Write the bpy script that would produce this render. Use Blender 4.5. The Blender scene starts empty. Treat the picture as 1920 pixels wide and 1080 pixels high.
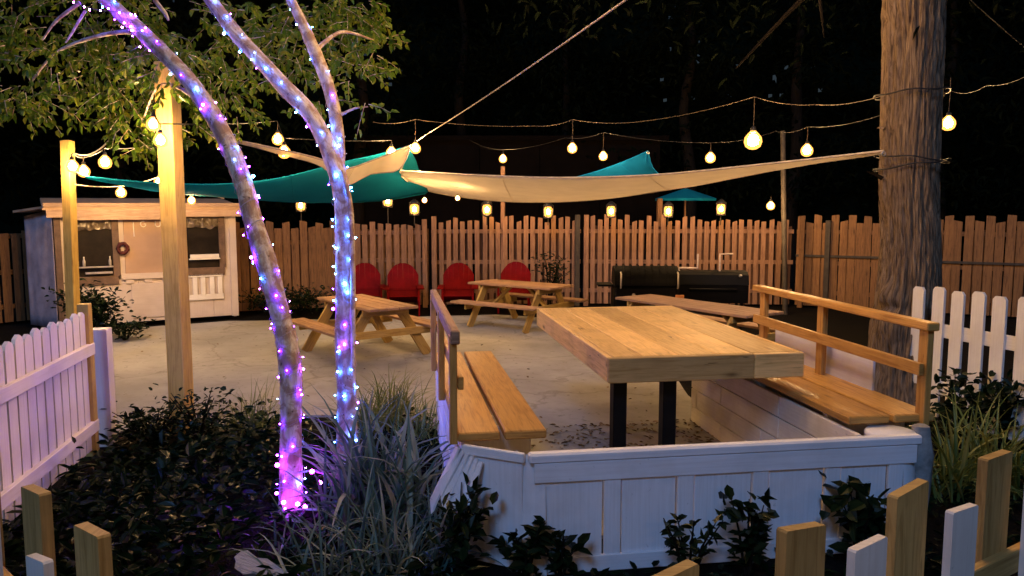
import bpy, math, random
from mathutils import Vector, Matrix, noise as mnoise
R = math.radians
PI = math.pi
rnd = random.Random(7)
S = bpy.context.scene
COL = S.collection

# ------------------------------------------------------------------ camera, sky, added cool fill light, exposure
F = 1480.0
YAW, PITCH, CAMH = R(8.8), math.atan(155 / F), 2.15
FW = Vector((math.sin(YAW) * math.cos(PITCH), math.cos(YAW) * math.cos(PITCH), -math.sin(PITCH)))
RT = Vector((math.cos(YAW), -math.sin(YAW), 0))
UP = RT.cross(FW)
CAM = Vector((0, 0, CAMH))
cd = bpy.data.cameras.new('camera')
cd.sensor_width = 36
cd.lens = 36 * F / 1920
cd.clip_start, cd.clip_end = 0.05, 2000
cam = bpy.data.objects.new('camera', cd)
COL.objects.link(cam)
cam.location = CAM
cam.rotation_euler = (PI / 2 - PITCH, 0, -YAW)
S.camera = cam

w = bpy.data.worlds.new("World")
S.world = w
w.use_nodes = True
nt = w.node_tree
bg = nt.nodes['Background']
sky = nt.nodes.new('ShaderNodeTexSky')
sky.sky_type = 'NISHITA'
sky.sun_disc = False
SUN_EL, SUN_AZ = R(38), R(205)      # direction of the added fill light, behind and left of the camera
sky.sun_elevation = SUN_EL
sky.sun_rotation = SUN_AZ
nt.links.new(sky.outputs['Color'], bg.inputs['Color'])
bg.inputs['Strength'].default_value = 0.006
sd = bpy.data.lights.new('cool_fill', 'SUN')  # cool fill added to turn the booth front blue, no visible source
sd.energy = 1.05
sd.angle = R(12)
sd.color = (0.22, 0.46, 1.0)
so = bpy.data.objects.new('cool_fill', sd)
COL.objects.link(so)
_d = Vector((math.sin(SUN_AZ) * math.cos(SUN_EL), math.cos(SUN_AZ) * math.cos(SUN_EL), math.sin(SUN_EL)))
so.rotation_euler = _d.to_track_quat('Z', 'Y').to_euler()
so.location = (-6, -12, 14)

S.view_settings.view_transform = 'Standard'
S.view_settings.look = 'None'
S.view_settings.exposure = 0
S.view_settings.gamma = 1
S.view_settings.use_curve_mapping = False
S.render.engine = 'CYCLES'
S.cycles.use_denoising = True
try:
    S.cycles.denoiser = 'OPENIMAGEDENOISE'
except Exception:
    pass
S.cycles.max_bounces = 6
S.cycles.transparent_max_bounces = 6
S.cycles.sample_clamp_indirect = 4
BULB = 1800.0          # radiance of a string bulb

# ------------------------------------------------------------------ pixel helpers (1920 x 1080 photo pixels)
def ray(x, y): return FW + RT * ((x - 960) / F) + UP * ((540 - y) / F)
def G(x, y, z=0.0):
    r = ray(x, y)
    return CAM + r * ((z - CAMH) / r.z)
def U(x, y, d): return CAM + ray(x, y) * d

# ------------------------------------------------------------------ mesh helpers
class MB:
    def __init__(s): s.v, s.f, s.uv, s.sm, s.mi = [], [], [], [], []
    def add(s, vs, fs, uvs, smooth=False, mi=0):
        o = len(s.v)
        s.v += [tuple(p) for p in vs]
        for f, u in zip(fs, uvs):
            s.f.append([i + o for i in f]); s.uv.append(u); s.sm.append(smooth); s.mi.append(mi)
    def box(s, c, size, M=None, bev=0.004, mi=0):
        hx, hy, hz = size[0] / 2, size[1] / 2, size[2] / 2
        b = min(bev, hx * .45, hy * .45, hz * .45)
        h = (hx, hy, hz)
        L = max(range(3), key=lambda i: h[i])
        o1, o2 = [i for i in range(3) if i != L]
        uo, vo = rnd.random() * 60, rnd.random() * 60
        V, idx = [], {}
        for sx in (-1, 1):
            for sy in (-1, 1):
                for sz in (-1, 1):
                    sg = (sx, sy, sz)
                    for a in range(3):
                        p = [sg[i] * (h[i] - (0 if i == a else b)) for i in range(3)]
                        idx[(sg, a)] = len(V); V.append(p)
        Fs = []
        def sgn(a, sa, b_, sb, c_, sc):
            t = [0, 0, 0]; t[a] = sa; t[b_] = sb; t[c_] = sc
            return tuple(t)
        for a in range(3):
            b_, c_ = (a + 1) % 3, (a + 2) % 3
            for sa in (-1, 1):
                q = [idx[(sgn(a, sa, b_, x, c_, y), a)] for x, y in ((-1, -1), (1, -1), (1, 1), (-1, 1))]
                Fs.append(q if sa > 0 else q[::-1])
            for sb in (-1, 1):
                for sc in (-1, 1):
                    q = [idx[(sgn(a, -1, b_, sb, c_, sc), b_)], idx[(sgn(a, 1, b_, sb, c_, sc), b_)],
                         idx[(sgn(a, 1, b_, sb, c_, sc), c_)], idx[(sgn(a, -1, b_, sb, c_, sc), c_)]]
                    Fs.append(q if sb * sc > 0 else q[::-1])
        for sx in (-1, 1):
            for sy in (-1, 1):
                for sz in (-1, 1):
                    q = [idx[((sx, sy, sz), a)] for a in range(3)]
                    Fs.append(q if sx * sy * sz > 0 else q[::-1])
        UVs = []
        for k, f in enumerate(Fs):
            if k < 18 and k % 6 < 2 and k // 6 == L:
                UVs.append([(V[i][o1] + uo, V[i][o2] + vo) for i in f])
            else:
                UVs.append([(V[i][L] + uo, V[i][o1] + V[i][o2] + vo) for i in f])
        T = Matrix.Translation(Vector(c))
        if M is not None: T = T @ M.to_4x4()
        s.add([T @ Vector(p) for p in V], Fs, UVs, False, mi)
        return s
    def beam(s, a, b, wdt, thk, up=(0, 0, 1), bev=0.004, mi=0):
        """rectangular board from a to b: wdt across (perpendicular to up), thk along up"""
        a, b = Vector(a), Vector(b)
        x = (b - a); L = x.length; x.normalize()
        u = Vector(up); y = u.cross(x).normalized(); z = x.cross(y)
        M = Matrix((x, y, z)).transposed()
        return s.box((a + b) / 2, (L, wdt, thk), M, bev, mi)
    def tube(s, pts, rad, n=8, caps=True, fn=None, smooth=True, mi=0):
        pts = [Vector(p) for p in pts]
        if not isinstance(rad, (list, tuple)): rad = [rad] * len(pts)
        t0 = (pts[1] - pts[0]).normalized()
        nrm = t0.orthogonal().normalized()
        if abs(t0.z) > .7:
            nrm = (Vector((1, 0, 0)) - t0 * t0.x).normalized()
        V, UVr, d = [], [], 0
        uo = rnd.random() * 20
        for i, p in enumerate(pts):
            t = (pts[min(i + 1, len(pts) - 1)] - pts[max(i - 1, 0)]).normalized()
            nrm = (nrm - t * nrm.dot(t)).normalized()
            bi = t.cross(nrm)
            if i: d += (p - pts[i - 1]).length
            for k in range(n):
                a = 2 * PI * k / n
                r = rad[i]
                if fn: r = fn(r, a, d, i)
                V.append(p + (nrm * math.cos(a) + bi * math.sin(a)) * r)
            UVr.append(d)
        Fs, UVs = [], []
        per = max(rad) * 2 * PI
        for i in range(len(pts) - 1):
            for k in range(n):
                k2 = (k + 1) % n
                Fs.append([i * n + k, i * n + k2, (i + 1) * n + k2, (i + 1) * n + k])
                v0, v1 = k / n * per, (k + 1) / n * per
                UVs.append([(UVr[i] + uo, v0), (UVr[i] + uo, v1), (UVr[i + 1] + uo, v1), (UVr[i + 1] + uo, v0)])
        s.add(V, Fs, UVs, smooth, mi)
        if caps:
            for ring, rev in ((0, True), (len(pts) - 1, False)):
                q = list(range(ring * n, ring * n + n))
                if rev: q = q[::-1]
                s.add([V[i] for i in q], [list(range(n))], [[(0.02 * math.cos(2 * PI * k / n), .02 * math.sin(2 * PI * k / n)) for k in range(n)]], False, mi)
        return s
    def lathe(s, prof, n=16, c=(0, 0, 0), M=None, mi=0, smooth=True):
        V, Fs, UVs = [], [], []
        T = Matrix.Translation(Vector(c))
        if M is not None: T = T @ M.to_4x4()
        for r, z in prof:
            for k in range(n):
                a = 2 * PI * k / n
                V.append(T @ Vector((r * math.cos(a), r * math.sin(a), z)))
        for i in range(len(prof) - 1):
            for k in range(n):
                k2 = (k + 1) % n
                Fs.append([i * n + k, i * n + k2, (i + 1) * n + k2, (i + 1) * n + k])
                UVs.append([(k / n, i), ((k + 1) / n, i), ((k + 1) / n, i + 1), (k / n, i + 1)])
        s.add(V, Fs, UVs, smooth, mi)
        return s
    def prism(s, outline, y0, y1, M=None, c=(0, 0, 0), mi=0):
        """outline in x,z extruded along y"""
        n = len(outline)
        T = Matrix.Translation(Vector(c))
        if M is not None: T = T @ M.to_4x4()
        uo, vo = rnd.random() * 60, rnd.random() * 60
        xs = [p[0] for p in outline]; zs = [p[1] for p in outline]
        longz = (max(zs) - min(zs)) >= (max(xs) - min(xs))
        def uv(x, y, z): return ((z + uo, x + y + vo) if longz else (x + uo, z + y + vo))
        P = [(x, y0, z) for x, z in outline] + [(x, y1, z) for x, z in outline]
        ar = sum(outline[i][0] * outline[(i + 1) % n][1] - outline[(i + 1) % n][0] * outline[i][1] for i in range(n))
        Fs = [list(range(n)), list(range(2 * n - 1, n - 1, -1))]
        for i in range(n):
            j = (i + 1) % n
            Fs.append([j, i, n + i, n + j])
        if ar < 0: Fs = [f[::-1] for f in Fs]
        s.add([T @ Vector(p) for p in P], Fs, [[uv(*P[i]) for i in f] for f in Fs], False, mi)
        return s
    def leaf(s, p, d, n, L, W, fold=.25, droop=.25, mi=0):
        d = d.normalized(); x = d.cross(n)
        if x.length < 1e-4: x = d.orthogonal()
        x.normalize(); n = x.cross(d).normalized()
        e, h = d * L, x * W * .5
        V = [p, p + e * .28 + h * .85 + n * W * fold, p + e * .66 + h * .8 + n * W * fold - n * L * droop * .3, p + e - n * L * droop,
             p + e * .66 - h * .8 + n * W * fold - n * L * droop * .3, p + e * .28 - h * .85 + n * W * fold]
        o = rnd.random() * 40
        s.add(V, [[0, 1, 2, 3], [0, 3, 4, 5]], [[(o, 0), (o, .3), (o, .7), (o, 1)]] * 2, False, mi)
    def blade(s, base, d, L, W, bend, n=6, mi=0):
        """grass blade: tapered folded ribbon that arches over"""
        d = d.normalized()
        side = d.cross(Vector((0, 0, 1)))
        if side.length < 1e-3: side = Vector((1, 0, 0))
        side.normalize()
        out = Vector((d.x, d.y, 0))
        if out.length > 1e-4: out.normalize()
        V, p, cur = [], Vector(base), d.copy()
        o = rnd.random() * 40
        for i in range(n + 1):
            t = i / n
            wd = W * (1 - t ** 1.6) * (.55 + .9 * t if t < .5 else 1) + .0006
            fold = cur.cross(side).normalized() * wd * .35
            V += [p - side * wd / 2, p + fold * 1.0, p + side * wd / 2]
            cur = (cur + (out * .55 + Vector((0, 0, -1))) * bend / n * (0.4 + 1.4 * t)).normalized()
            p = p + cur * (L / n)
        Fs, UVs = [], []
        for i in range(n):
            for k in (0, 1):
                a = i * 3 + k
                Fs.append([a, a + 1, a + 4, a + 3])
                UVs.append([(o, i / n), (o + .02, i / n), (o + .02, (i + 1) / n), (o, (i + 1) / n)])
        s.add(V, Fs, UVs, True, mi)
    def build(s, name, mats, parent=None, loc=None, rz=None):
        me = bpy.data.meshes.new(name)
        me.from_pydata(s.v, [], s.f)
        ul = me.uv_layers.new(name='UVMap')
        flat = []
        for u in s.uv:
            for q in u: flat += [q[0], q[1]]
        ul.data.foreach_set('uv', flat)
        me.polygons.foreach_set('use_smooth', s.sm)
        if not isinstance(mats, (list, tuple)): mats = [mats]
        for m in mats: me.materials.append(m)
        if len(mats) > 1: me.polygons.foreach_set('material_index', s.mi)
        me.update()
        o = bpy.data.objects.new(name, me)
        COL.objects.link(o)
        if parent is not None: o.parent = parent
        if loc is not None: o.location = loc
        if rz is not None: o.rotation_euler.z = rz
        return o

def tag(o, label=None, cat=None, group=None, kind=None):
    if label: o['label'] = label
    if cat: o['category'] = cat
    if group: o['group'] = group
    if kind: o['kind'] = kind
    return o
def empty(name, loc=(0, 0, 0), rz=0.0, label=None, cat=None, group=None):
    o = bpy.data.objects.new(name, None)
    COL.objects.link(o)
    o.location = loc; o.rotation_euler = (0, 0, rz)
    o.empty_display_size = .1
    return tag(o, label, cat, group)
def copy_tree(o, parent=None):
    c = o.copy(); COL.objects.link(c)
    if parent is not None: c.parent = parent
    for ch in list(o.children): copy_tree(ch, c)
    return c
def place(o, loc, rz=None):
    o.location = loc
    if rz is not None: o.rotation_euler = (0, 0, rz)
    return o
def smooth_path(ctrl, step):
    """Catmull-Rom through (Vector, radius)"""
    out = []
    n = len(ctrl)
    for i in range(n - 1):
        p0, p1, p2, p3 = ctrl[max(i - 1, 0)], ctrl[i], ctrl[i + 1], ctrl[min(i + 2, n - 1)]
        k = max(2, int((p2[0] - p1[0]).length / step))
        for j in range(k):
            t = j / k
            def cr(a, b, c, d): return .5 * ((2 * b) + (c - a) * t + (2 * a - 5 * b + 4 * c - d) * t * t + (3 * b - a - 3 * c + d) * t ** 3)
            out.append((cr(p0[0], p1[0], p2[0], p3[0]), p1[1] + (p2[1] - p1[1]) * t))
    out.append(ctrl[-1])
    return out

# ------------------------------------------------------------------ materials
class NT:
    def __init__(s, name):
        s.m = bpy.data.materials.new(name); s.m.use_nodes = True
        s.t = s.m.node_tree; s.b = s.t.nodes['Principled BSDF']; s.out = s.t.nodes['Material Output']
    def n(s, typ, **kw):
        q = s.t.nodes.new(typ)
        for k, v in kw.items():
            if k in q.inputs: q.inputs[k].default_value = v
            else: setattr(q, k, v)
        return q
    def l(s, a, b): s.t.links.new(a, b)
    def uv(s, sc):
        c = s.n('ShaderNodeTexCoord'); mp = s.n('ShaderNodeMapping'); mp.inputs['Scale'].default_value = sc
        s.l(c.outputs['UV'], mp.inputs['Vector']); return mp.outputs['Vector']
    def obj(s, sc=(1, 1, 1)):
        c = s.n('ShaderNodeTexCoord'); mp = s.n('ShaderNodeMapping'); mp.inputs['Scale'].default_value = sc
        s.l(c.outputs['Object'], mp.inputs['Vector']); return mp.outputs['Vector']
    def noise(s, vec, scale=5, detail=4, rough=.55, dist=0):
        q = s.n('ShaderNodeTexNoise'); q.inputs['Scale'].default_value = scale; q.inputs['Detail'].default_value = detail
        q.inputs['Roughness'].default_value = rough; q.inputs['Distortion'].default_value = dist
        s.l(vec, q.inputs['Vector']); return q.outputs['Fac']
    def ramp(s, fac, stops):
        q = s.n('ShaderNodeValToRGB'); e = q.color_ramp.elements
        while len(e) < len(stops): e.new(.5)
        for i, (p, c) in enumerate(stops):
            e[i].position = p; e[i].color = (c[0], c[1], c[2], 1) if isinstance(c, (tuple, list)) else (c, c, c, 1)
        s.l(fac, q.inputs['Fac']); return q.outputs['Color']
    def mix(s, fac, a, b, mode='MIX'):
        q = s.n('ShaderNodeMix', data_type='RGBA', blend_type=mode)
        for sock, val in ((q.inputs['Factor'], fac), (q.inputs['A'], a), (q.inputs['B'], b)):
            pass
        ins = {i.identifier: i for i in q.inputs}
        for key, val in (('Factor_Float', fac), ('A_Color', a), ('B_Color', b)):
            if hasattr(val, 'links') or hasattr(val, 'is_linked'): s.l(val, ins[key])
            elif isinstance(val, (tuple, list)): ins[key].default_value = (val[0], val[1], val[2], 1)
            else: ins[key].default_value = val
        return [o for o in q.outputs if o.identifier == 'Result_Color'][0]
    def bump(s, h, strength=.3, dist=.01):
        q = s.n('ShaderNodeBump'); q.inputs['Strength'].default_value = strength; q.inputs['Distance'].default_value = dist
        s.l(h, q.inputs['Height']); s.l(q.outputs['Normal'], s.b.inputs['Normal'])
    def base(s, c): 
        if isinstance(c, tuple): s.b.inputs['Base Color'].default_value = (*c, 1)
        else: s.l(c, s.b.inputs['Base Color'])
    def rough(s, r, spec=.35): 
        s.b.inputs['Roughness'].default_value = r
        s.b.inputs['Specular IOR Level'].default_value = spec

def wood(name, light, dark, knots=.8, rough=.6, grey=0.0, stain=0.35, marks=0, bvar=.55):
    m = NT(name)
    g1 = m.noise(m.uv((1.2, 16, 1)), 2.2, 6, .6, 1.2)
    g2 = m.noise(m.uv((3, 120, 1)), 1.0, 3, .6)
    bd = m.noise(m.uv((.18, .45, 1)), 1.0, 1, .4)
    col = m.ramp(g1, [(.32, dark), (.52, light), (.75, tuple(min(1, c * 1.12) for c in light))])
    col = m.mix(m.ramp(g2, [(.35, .35), (.7, 0)]), col, dark)
    col = m.mix(bvar, col, m.ramp(bd, [(.3, .6), (.7, 1.25)]), 'MULTIPLY')
    if marks:
        mk = m.noise(m.uv((5, 34, 1)), 1.0, 2, .5, .6)
        col = m.mix(m.ramp(mk, [(.70, 0), (.76, marks)]), col, tuple(x * .22 for x in dark))
    if knots:
        v = m.n('ShaderNodeTexVoronoi'); v.inputs['Scale'].default_value = 1.0
        m.l(m.uv((1.6, 5.5, 1)), v.inputs['Vector'])
        col = m.mix(m.ramp(v.outputs['Distance'], [(.035, knots), (.10, knots * .3), (.16, 0)]), col, (dark[0] * .25, dark[1] * .22, dark[2] * .2))
    if stain:
        st = m.noise(m.obj(), 3.0, 5, .65)
        col = m.mix(m.ramp(st, [(.5, 0), (.72, stain)]), col, (dark[0] * .5, dark[1] * .5, dark[2] * .55))
    m.base(col); m.rough(rough, .3)
    m.bump(g1, .25, .004)
    return m.m
def paint(name, col, chip, dirt=.5, rough=.55, scale=2.5):
    m = NT(name)
    a = m.noise(m.obj(), scale, 6, .62)
    g = m.noise(m.uv((2, 60, 1)), 1.0, 3, .6)
    c = m.mix(m.ramp(a, [(.42, 0), (.75, dirt)]), col, chip)
    c = m.mix(m.ramp(g, [(.3, .25), (.6, 0)]), c, chip)
    b = m.noise(m.obj(), 22, 4, .7)
    c = m.mix(m.ramp(b, [(.66, 0), (.74, dirt * .8)]), c, tuple(x * .35 for x in chip))
    m.base(c); m.rough(rough, .35); m.bump(g, .2, .003)
    return m.m
def simple(name, col, rough=.5, metal=0, var=.25, scale=8, spec=.4):
    m = NT(name)
    a = m.noise(m.obj(), scale, 4, .6)
    m.base(m.mix(m.ramp(a, [(.35, 0), (.7, 1)]), tuple(c * (1 - var) for c in col), tuple(min(1, c * (1 + var)) for c in col)))
    m.rough(rough, spec); m.b.inputs['Metallic'].default_value = metal
    return m.m
def emit(name, col, strength):
    m = NT(name)
    m.b.inputs['Base Color'].default_value = (*col, 1)
    m.b.inputs['Emission Color'].default_value = (*col, 1)
    m.b.inputs['Emission Strength'].default_value = strength
    return m.m
def leafmat(name, a, b, c, trans=.35, rough=.45, spec=.35):
    m = NT(name)
    k = m.noise(m.uv((1, .3, 1)), 3.1, 1, .5)
    col = m.ramp(k, [(.3, a), (.5, b), (.68, c)])
    m.base(col); m.rough(rough, spec)
    tr = m.n('ShaderNodeBsdfTranslucent'); m.l(col, tr.inputs['Color'])
    mx = m.n('ShaderNodeMixShader'); mx.inputs['Fac'].default_value = trans
    m.l(m.b.outputs['BSDF'], mx.inputs[1]); m.l(tr.outputs['BSDF'], mx.inputs[2]); m.l(mx.outputs['Shader'], m.out.inputs['Surface'])
    return m.m
def fabric(name, col, trans=.35):
    m = NT(name)
    a = m.noise(m.uv((1, 1, 1)), 3, 4, .6); wv = m.noise(m.uv((300, 300, 1)), 1, 1, .5)
    c = m.mix(m.ramp(a, [(.35, 0), (.75, .35)]), col, tuple(x * .7 for x in col))
    m.base(c); m.rough(.85, .1)
    tr = m.n('ShaderNodeBsdfTranslucent'); m.l(c, tr.inputs['Color'])
    mx = m.n('ShaderNodeMixShader'); mx.inputs['Fac'].default_value = trans
    m.l(m.b.outputs['BSDF'], mx.inputs[1]); m.l(tr.outputs['BSDF'], mx.inputs[2]); m.l(mx.outputs['Shader'], m.out.inputs['Surface'])
    m.bump(wv, .15, .002)
    return m.m

def bark(name, a, b, c, su, sv, scale, bumpd, patch=True):
    m = NT(name)
    g = m.noise(m.uv((su, sv, 1)), scale, 7, .65, .6)
    col = m.ramp(g, [(.3, a), (.5, b), (.7, c)])
    if patch:
        p = m.noise(m.obj(), 9, 4, .6, .5)
        col = m.mix(m.ramp(p, [(.45, 0), (.56, .8)]), col, (a[0] * .9, a[1] * .75, a[2] * .65))
        q = m.noise(m.obj(), 26, 3, .6)
        col = m.mix(m.ramp(q, [(.64, 0), (.72, .8)]), col, (.05, .035, .025))
    m.base(col); m.rough(.9, .06); m.bump(g, .8, bumpd)
    return m.m

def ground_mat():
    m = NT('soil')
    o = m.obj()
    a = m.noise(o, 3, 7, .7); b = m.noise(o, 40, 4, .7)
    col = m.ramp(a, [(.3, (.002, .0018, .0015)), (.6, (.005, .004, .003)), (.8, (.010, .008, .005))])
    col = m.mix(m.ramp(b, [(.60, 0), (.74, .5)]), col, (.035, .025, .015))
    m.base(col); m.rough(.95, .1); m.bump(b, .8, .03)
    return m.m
def concrete_mat():
    m = NT('concrete')
    o = m.obj()
    a = m.noise(o, .55, 6, .6, .4); b = m.noise(o, 5, 6, .7); c = m.noise(o, 60, 3, .6)
    col = m.ramp(a, [(.3, (.195, .187, .176)), (.5, (.30, .288, .272)), (.72, (.40, .385, .36))])
    col = m.mix(m.ramp(b, [(.52, 0), (.72, .5)]), col, (.20, .17, .14))
    col = m.mix(m.ramp(m.noise(o, 14, 3, .5), [(.66, 0), (.73, .7)]), col, (.08, .065, .05))
    v = m.n('ShaderNodeTexVoronoi', feature='DISTANCE_TO_EDGE'); v.inputs['Scale'].default_value = .42
    q = m.n('ShaderNodeMapping'); m.l(o, q.inputs['Vector'])
    ns = m.n('ShaderNodeTexNoise'); ns.inputs['Scale'].default_value = 1.6; ns.inputs['Detail'].default_value = 5; m.l(o, ns.inputs['Vector'])
    ad = m.n('ShaderNodeVectorMath', operation='ADD'); m.l(o, ad.inputs[0]); m.l(ns.outputs['Color'], ad.inputs[1]); m.l(ad.outputs['Vector'], v.inputs['Vector'])
    col = m.mix(m.ramp(v.outputs['Distance'], [(.0, .42), (.012, 0)]), col, (.10, .08, .06))
    m.base(col); m.rough(.85, .2); m.bump(c, .25, .006)
    return m.m

M_soil, M_conc = ground_mat(), concrete_mat()
M_pine = wood('pine_boards', (.68, .45, .18), (.47, .28, .085), .95, .5, marks=.9, bvar=.95)
M_seat = wood('oiled_pine', (.54, .29, .075), (.32, .145, .030), .6, .42, stain=.3, marks=.4)
M_picnic = wood('picnic_pine', (.50, .33, .09), (.30, .17, .04), .6, .6)
M_post = wood('treated_pine', (.56, .38, .10), (.38, .23, .05), .7, .6)
M_rawpick = wood('raw_pine_picket', (.50, .32, .105), (.30, .17, .045), .95, .65, marks=.6, bvar=.7)
M_fence = wood('fence_cedar', (.24, .12, .045), (.11, .05, .019), .6, .75)
M_fpink = wood('fence_slats', (.31, .165, .088), (.17, .083, .042), .5, .75)
M_fback = wood('fence_backing', (.12, .055, .024), (.055, .025, .011), .4, .85)
M_railw = wood('weathered_top', (.40, .24, .14), (.22, .12, .065), .5, .7)
M_dark = simple('dark_stained_wood', (.045, .035, .025), .7)
M_white = paint('white_fence_paint', (.78, .74, .68), (.50, .42, .33), .45)
M_bwhite = paint('booth_white_paint', (.76, .77, .79), (.46, .44, .42), .5, scale=2.0)
M_inner = paint('inner_board_paint', (.80, .72, .60), (.45, .34, .23), .5, scale=2.4)
M_shedw = paint('shed_paint', (.60, .51, .44), (.42, .32, .25), .5)
M_shedt = simple('tan_panel', (.42, .275, .18), .6, 0, .12, 2)
M_brown = simple('brown_trim', (.14, .085, .055), .6)
M_screen = simple('window_screen', (.018, .012, .007), .5, 0, .5, 3, .15)
M_lilac = simple('clear_vinyl', (.42, .34, .36), .22, 0, .25, 3, .6)
M_roof = wood('roof_boards', (.52, .36, .24), (.34, .21, .13), .2, .6)
M_black = simple('black_enamel', (.003, .003, .0035), .6, 0, .3, 4, .08)
M_iron = simple('black_steel', (.004, .004, .005), .6, .0, .3, 6, .15)
M_chrome = simple('bright_metal', (.62, .56, .48), .35, .6, .15)
M_pipe = simple('pale_pipe', (.60, .48, .36), .5)
M_red = simple('red_plastic', (.17, .003, .005), .6, 0, .18, 5, .06)
M_teal = fabric('teal_sailcloth', (.006, .27, .40), .5)
M_teal_unlit = fabric('unlit_teal_sailcloth', (.005, .19, .46), .45)  # teal cloth coloured bluer so that it looks unlit
M_cream = fabric('cream_sailcloth', (.92, .84, .67), .62)
M_rope = simple('pale_rope', (.55, .45, .33), .8)
M_cord = simple('black_cord', (.015, .013, .012), .6)
M_cordl = simple('weathered_cord', (.12, .085, .05), .7)
M_sock = simple('bulb_socket', (.02, .018, .016), .5)
M_glow = emit('bulb_glow', (1.0, .64, .31), BULB)
def amber():  # glass emits amber to stand in for the halo round each lamp
    m = NT('amber_glow_glass')
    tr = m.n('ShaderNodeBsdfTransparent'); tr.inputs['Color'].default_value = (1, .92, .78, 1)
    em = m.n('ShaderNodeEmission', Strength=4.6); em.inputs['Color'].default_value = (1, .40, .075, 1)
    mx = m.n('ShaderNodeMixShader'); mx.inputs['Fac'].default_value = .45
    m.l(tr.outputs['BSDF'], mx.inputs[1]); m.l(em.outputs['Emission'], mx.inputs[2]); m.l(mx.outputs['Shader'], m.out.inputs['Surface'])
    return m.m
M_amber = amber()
M_lant = emit('lantern_glow', (1.0, .60, .26), BULB * .12)
M_ledp = emit('led_purple', (.24, .05, 1.0), 450)
M_ledb = emit('led_blue', (.10, .26, 1.0), 400)
M_ledps = emit('led_purple_soft', (.11, .012, 1.0), 470)
M_ledbs = emit('led_blue_soft', (.03, .13, 1.0), 640)
M_ledm = emit('led_magenta', (.50, .02, 1.0), 170)
M_myr = bark('myrtle_bark', (.30, .21, .16), (.54, .46, .38), (.70, .64, .56), 2.5, 7, 3.2, .014)
M_bigbark = bark('cedar_bark', (.020, .013, .009), (.18, .125, .08), (.32, .235, .155), 2.2, 24, 2.0, .05, False)
M_leafA = leafmat('myrtle_leaf', (.030, .090, .005), (.085, .155, .009), (.20, .22, .017), .45)
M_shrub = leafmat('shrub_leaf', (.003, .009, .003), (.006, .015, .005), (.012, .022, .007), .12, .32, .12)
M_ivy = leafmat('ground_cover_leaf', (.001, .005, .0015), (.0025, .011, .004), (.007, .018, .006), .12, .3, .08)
M_blade = leafmat('blade', (.025, .07, .055), (.08, .15, .12), (.30, .34, .26), .3, .4)
M_bladeg = leafmat('blade_green', (.06, .10, .02), (.14, .18, .045), (.28, .28, .09), .3, .4)
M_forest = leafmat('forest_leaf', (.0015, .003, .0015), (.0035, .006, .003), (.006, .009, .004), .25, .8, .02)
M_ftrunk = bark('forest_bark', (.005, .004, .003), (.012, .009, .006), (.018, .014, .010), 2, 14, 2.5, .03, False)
M_litter_glint = leafmat('dry_leaf_glint', (.05, .03, .015), (.13, .075, .03), (.30, .20, .10), .1, .7)
M_drift = bark('driftwood', (.30, .26, .24), (.45, .41, .38), (.55, .5, .47), 3, 30, 3, .01, False)
M_wall = simple('dark_cladding', (.005, .0035, .0025), .9, 0, .2, 2, .02)
M_clear = simple('clear_wire', (.40, .36, .40), .5)
M_wreath = simple('dark_red_wreath', (.07, .008, .007), .7)
M_bottle = simple('clear_bottle', (.55, .50, .42), .2, 0, .2)

# ------------------------------------------------------------------ the setting
mb = MB()
mb.add([(-150, -60, 0), (150, -60, 0), (150, 240, 0), (-150, 240, 0)], [[0, 1, 2, 3]], [[(0, 0), (1, 0), (1, 1), (0, 1)]])
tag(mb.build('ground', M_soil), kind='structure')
# concrete patio slab with a wandering edge
edge = [(-3.4, 7.55), (-2.5, 7.75), (-1.7, 7.85), (-.9, 8.05), (-.3, 8.0), (.3, 7.7), (.50, 7.2), (.52, 4.75), (3.0, 4.75), (3.05, 7.0), (3.3, 8.3), (3.6, 9.6), (3.9, 11.0), (4.3, 12.4), (3.6, 14.2), (2, 15.2), (-.4, 15.1), (-2.0, 15.1), (-3.0, 15.1), (-4.6, 14.45), (-5.6, 13.6), (-6.3, 12.2), (-5.2, 9.2)]
pts = []
for i in range(len(edge)):
    a, b = Vector((*edge[i], 0)), Vector((*edge[(i + 1) % len(edge)], 0))
    k = max(1, int((b - a).length / .25))
    for j in range(k):
        p = a.lerp(b, j / k)
        q = mnoise.noise(p * 1.3) * .10
        pts.append((p.x + q, p.y + mnoise.noise(p * 1.7 + Vector((9, 0, 0))) * .10))
mb = MB(); n = len(pts)
mb.add([(x, y, .022) for x, y in pts] + [(x, y, -.05) for x, y in pts], [list(range(n))] + [[(i + 1) % n, i, n + i, n + (i + 1) % n] for i in range(n)],
       [[(x, y) for x, y in pts]] + [[(0, 0)] * 4] * n)
tag(mb.build('patio', M_conc), kind='structure')

# ------------------------------------------------------------------ fences
def picket_outline(wd, h, top):
    if top == 'round':
        c = [(-wd / 2, 0), (-wd / 2, h - wd * .42), (-wd * .40, h - wd * .2), (-wd * .22, h - .012), (0, h), (wd * .22, h - .012), (wd * .40, h - wd * .2), (wd / 2, h - wd * .42), (wd / 2, 0)]
    elif top == 'ear':
        c = [(-wd / 2, 0), (-wd / 2, h - wd * .22), (-wd * .32, h), (wd * .32, h), (wd / 2, h - wd * .22), (wd / 2, 0)]
    else:
        k = (rnd.random() - .5) * .03
        c = [(-wd / 2, 0), (-wd / 2, h - .006 + k), (-wd / 2 + .006, h + k), (wd / 2 - .006, h - k), (wd / 2, h - .006 - k), (wd / 2, 0)]
    return c
PK = {}
def picket_mesh(wd, h, th, top, mat, var):
    key = (wd, h, th, top, mat.name, var)
    if key not in PK:
        m_ = MB(); m_.prism(picket_outline(wd, h, top), -th / 2, th / 2)
        o = m_.build('picket', mat); PK[key] = o.data
        bpy.data.objects.remove(o)
    return PK[key]
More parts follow.
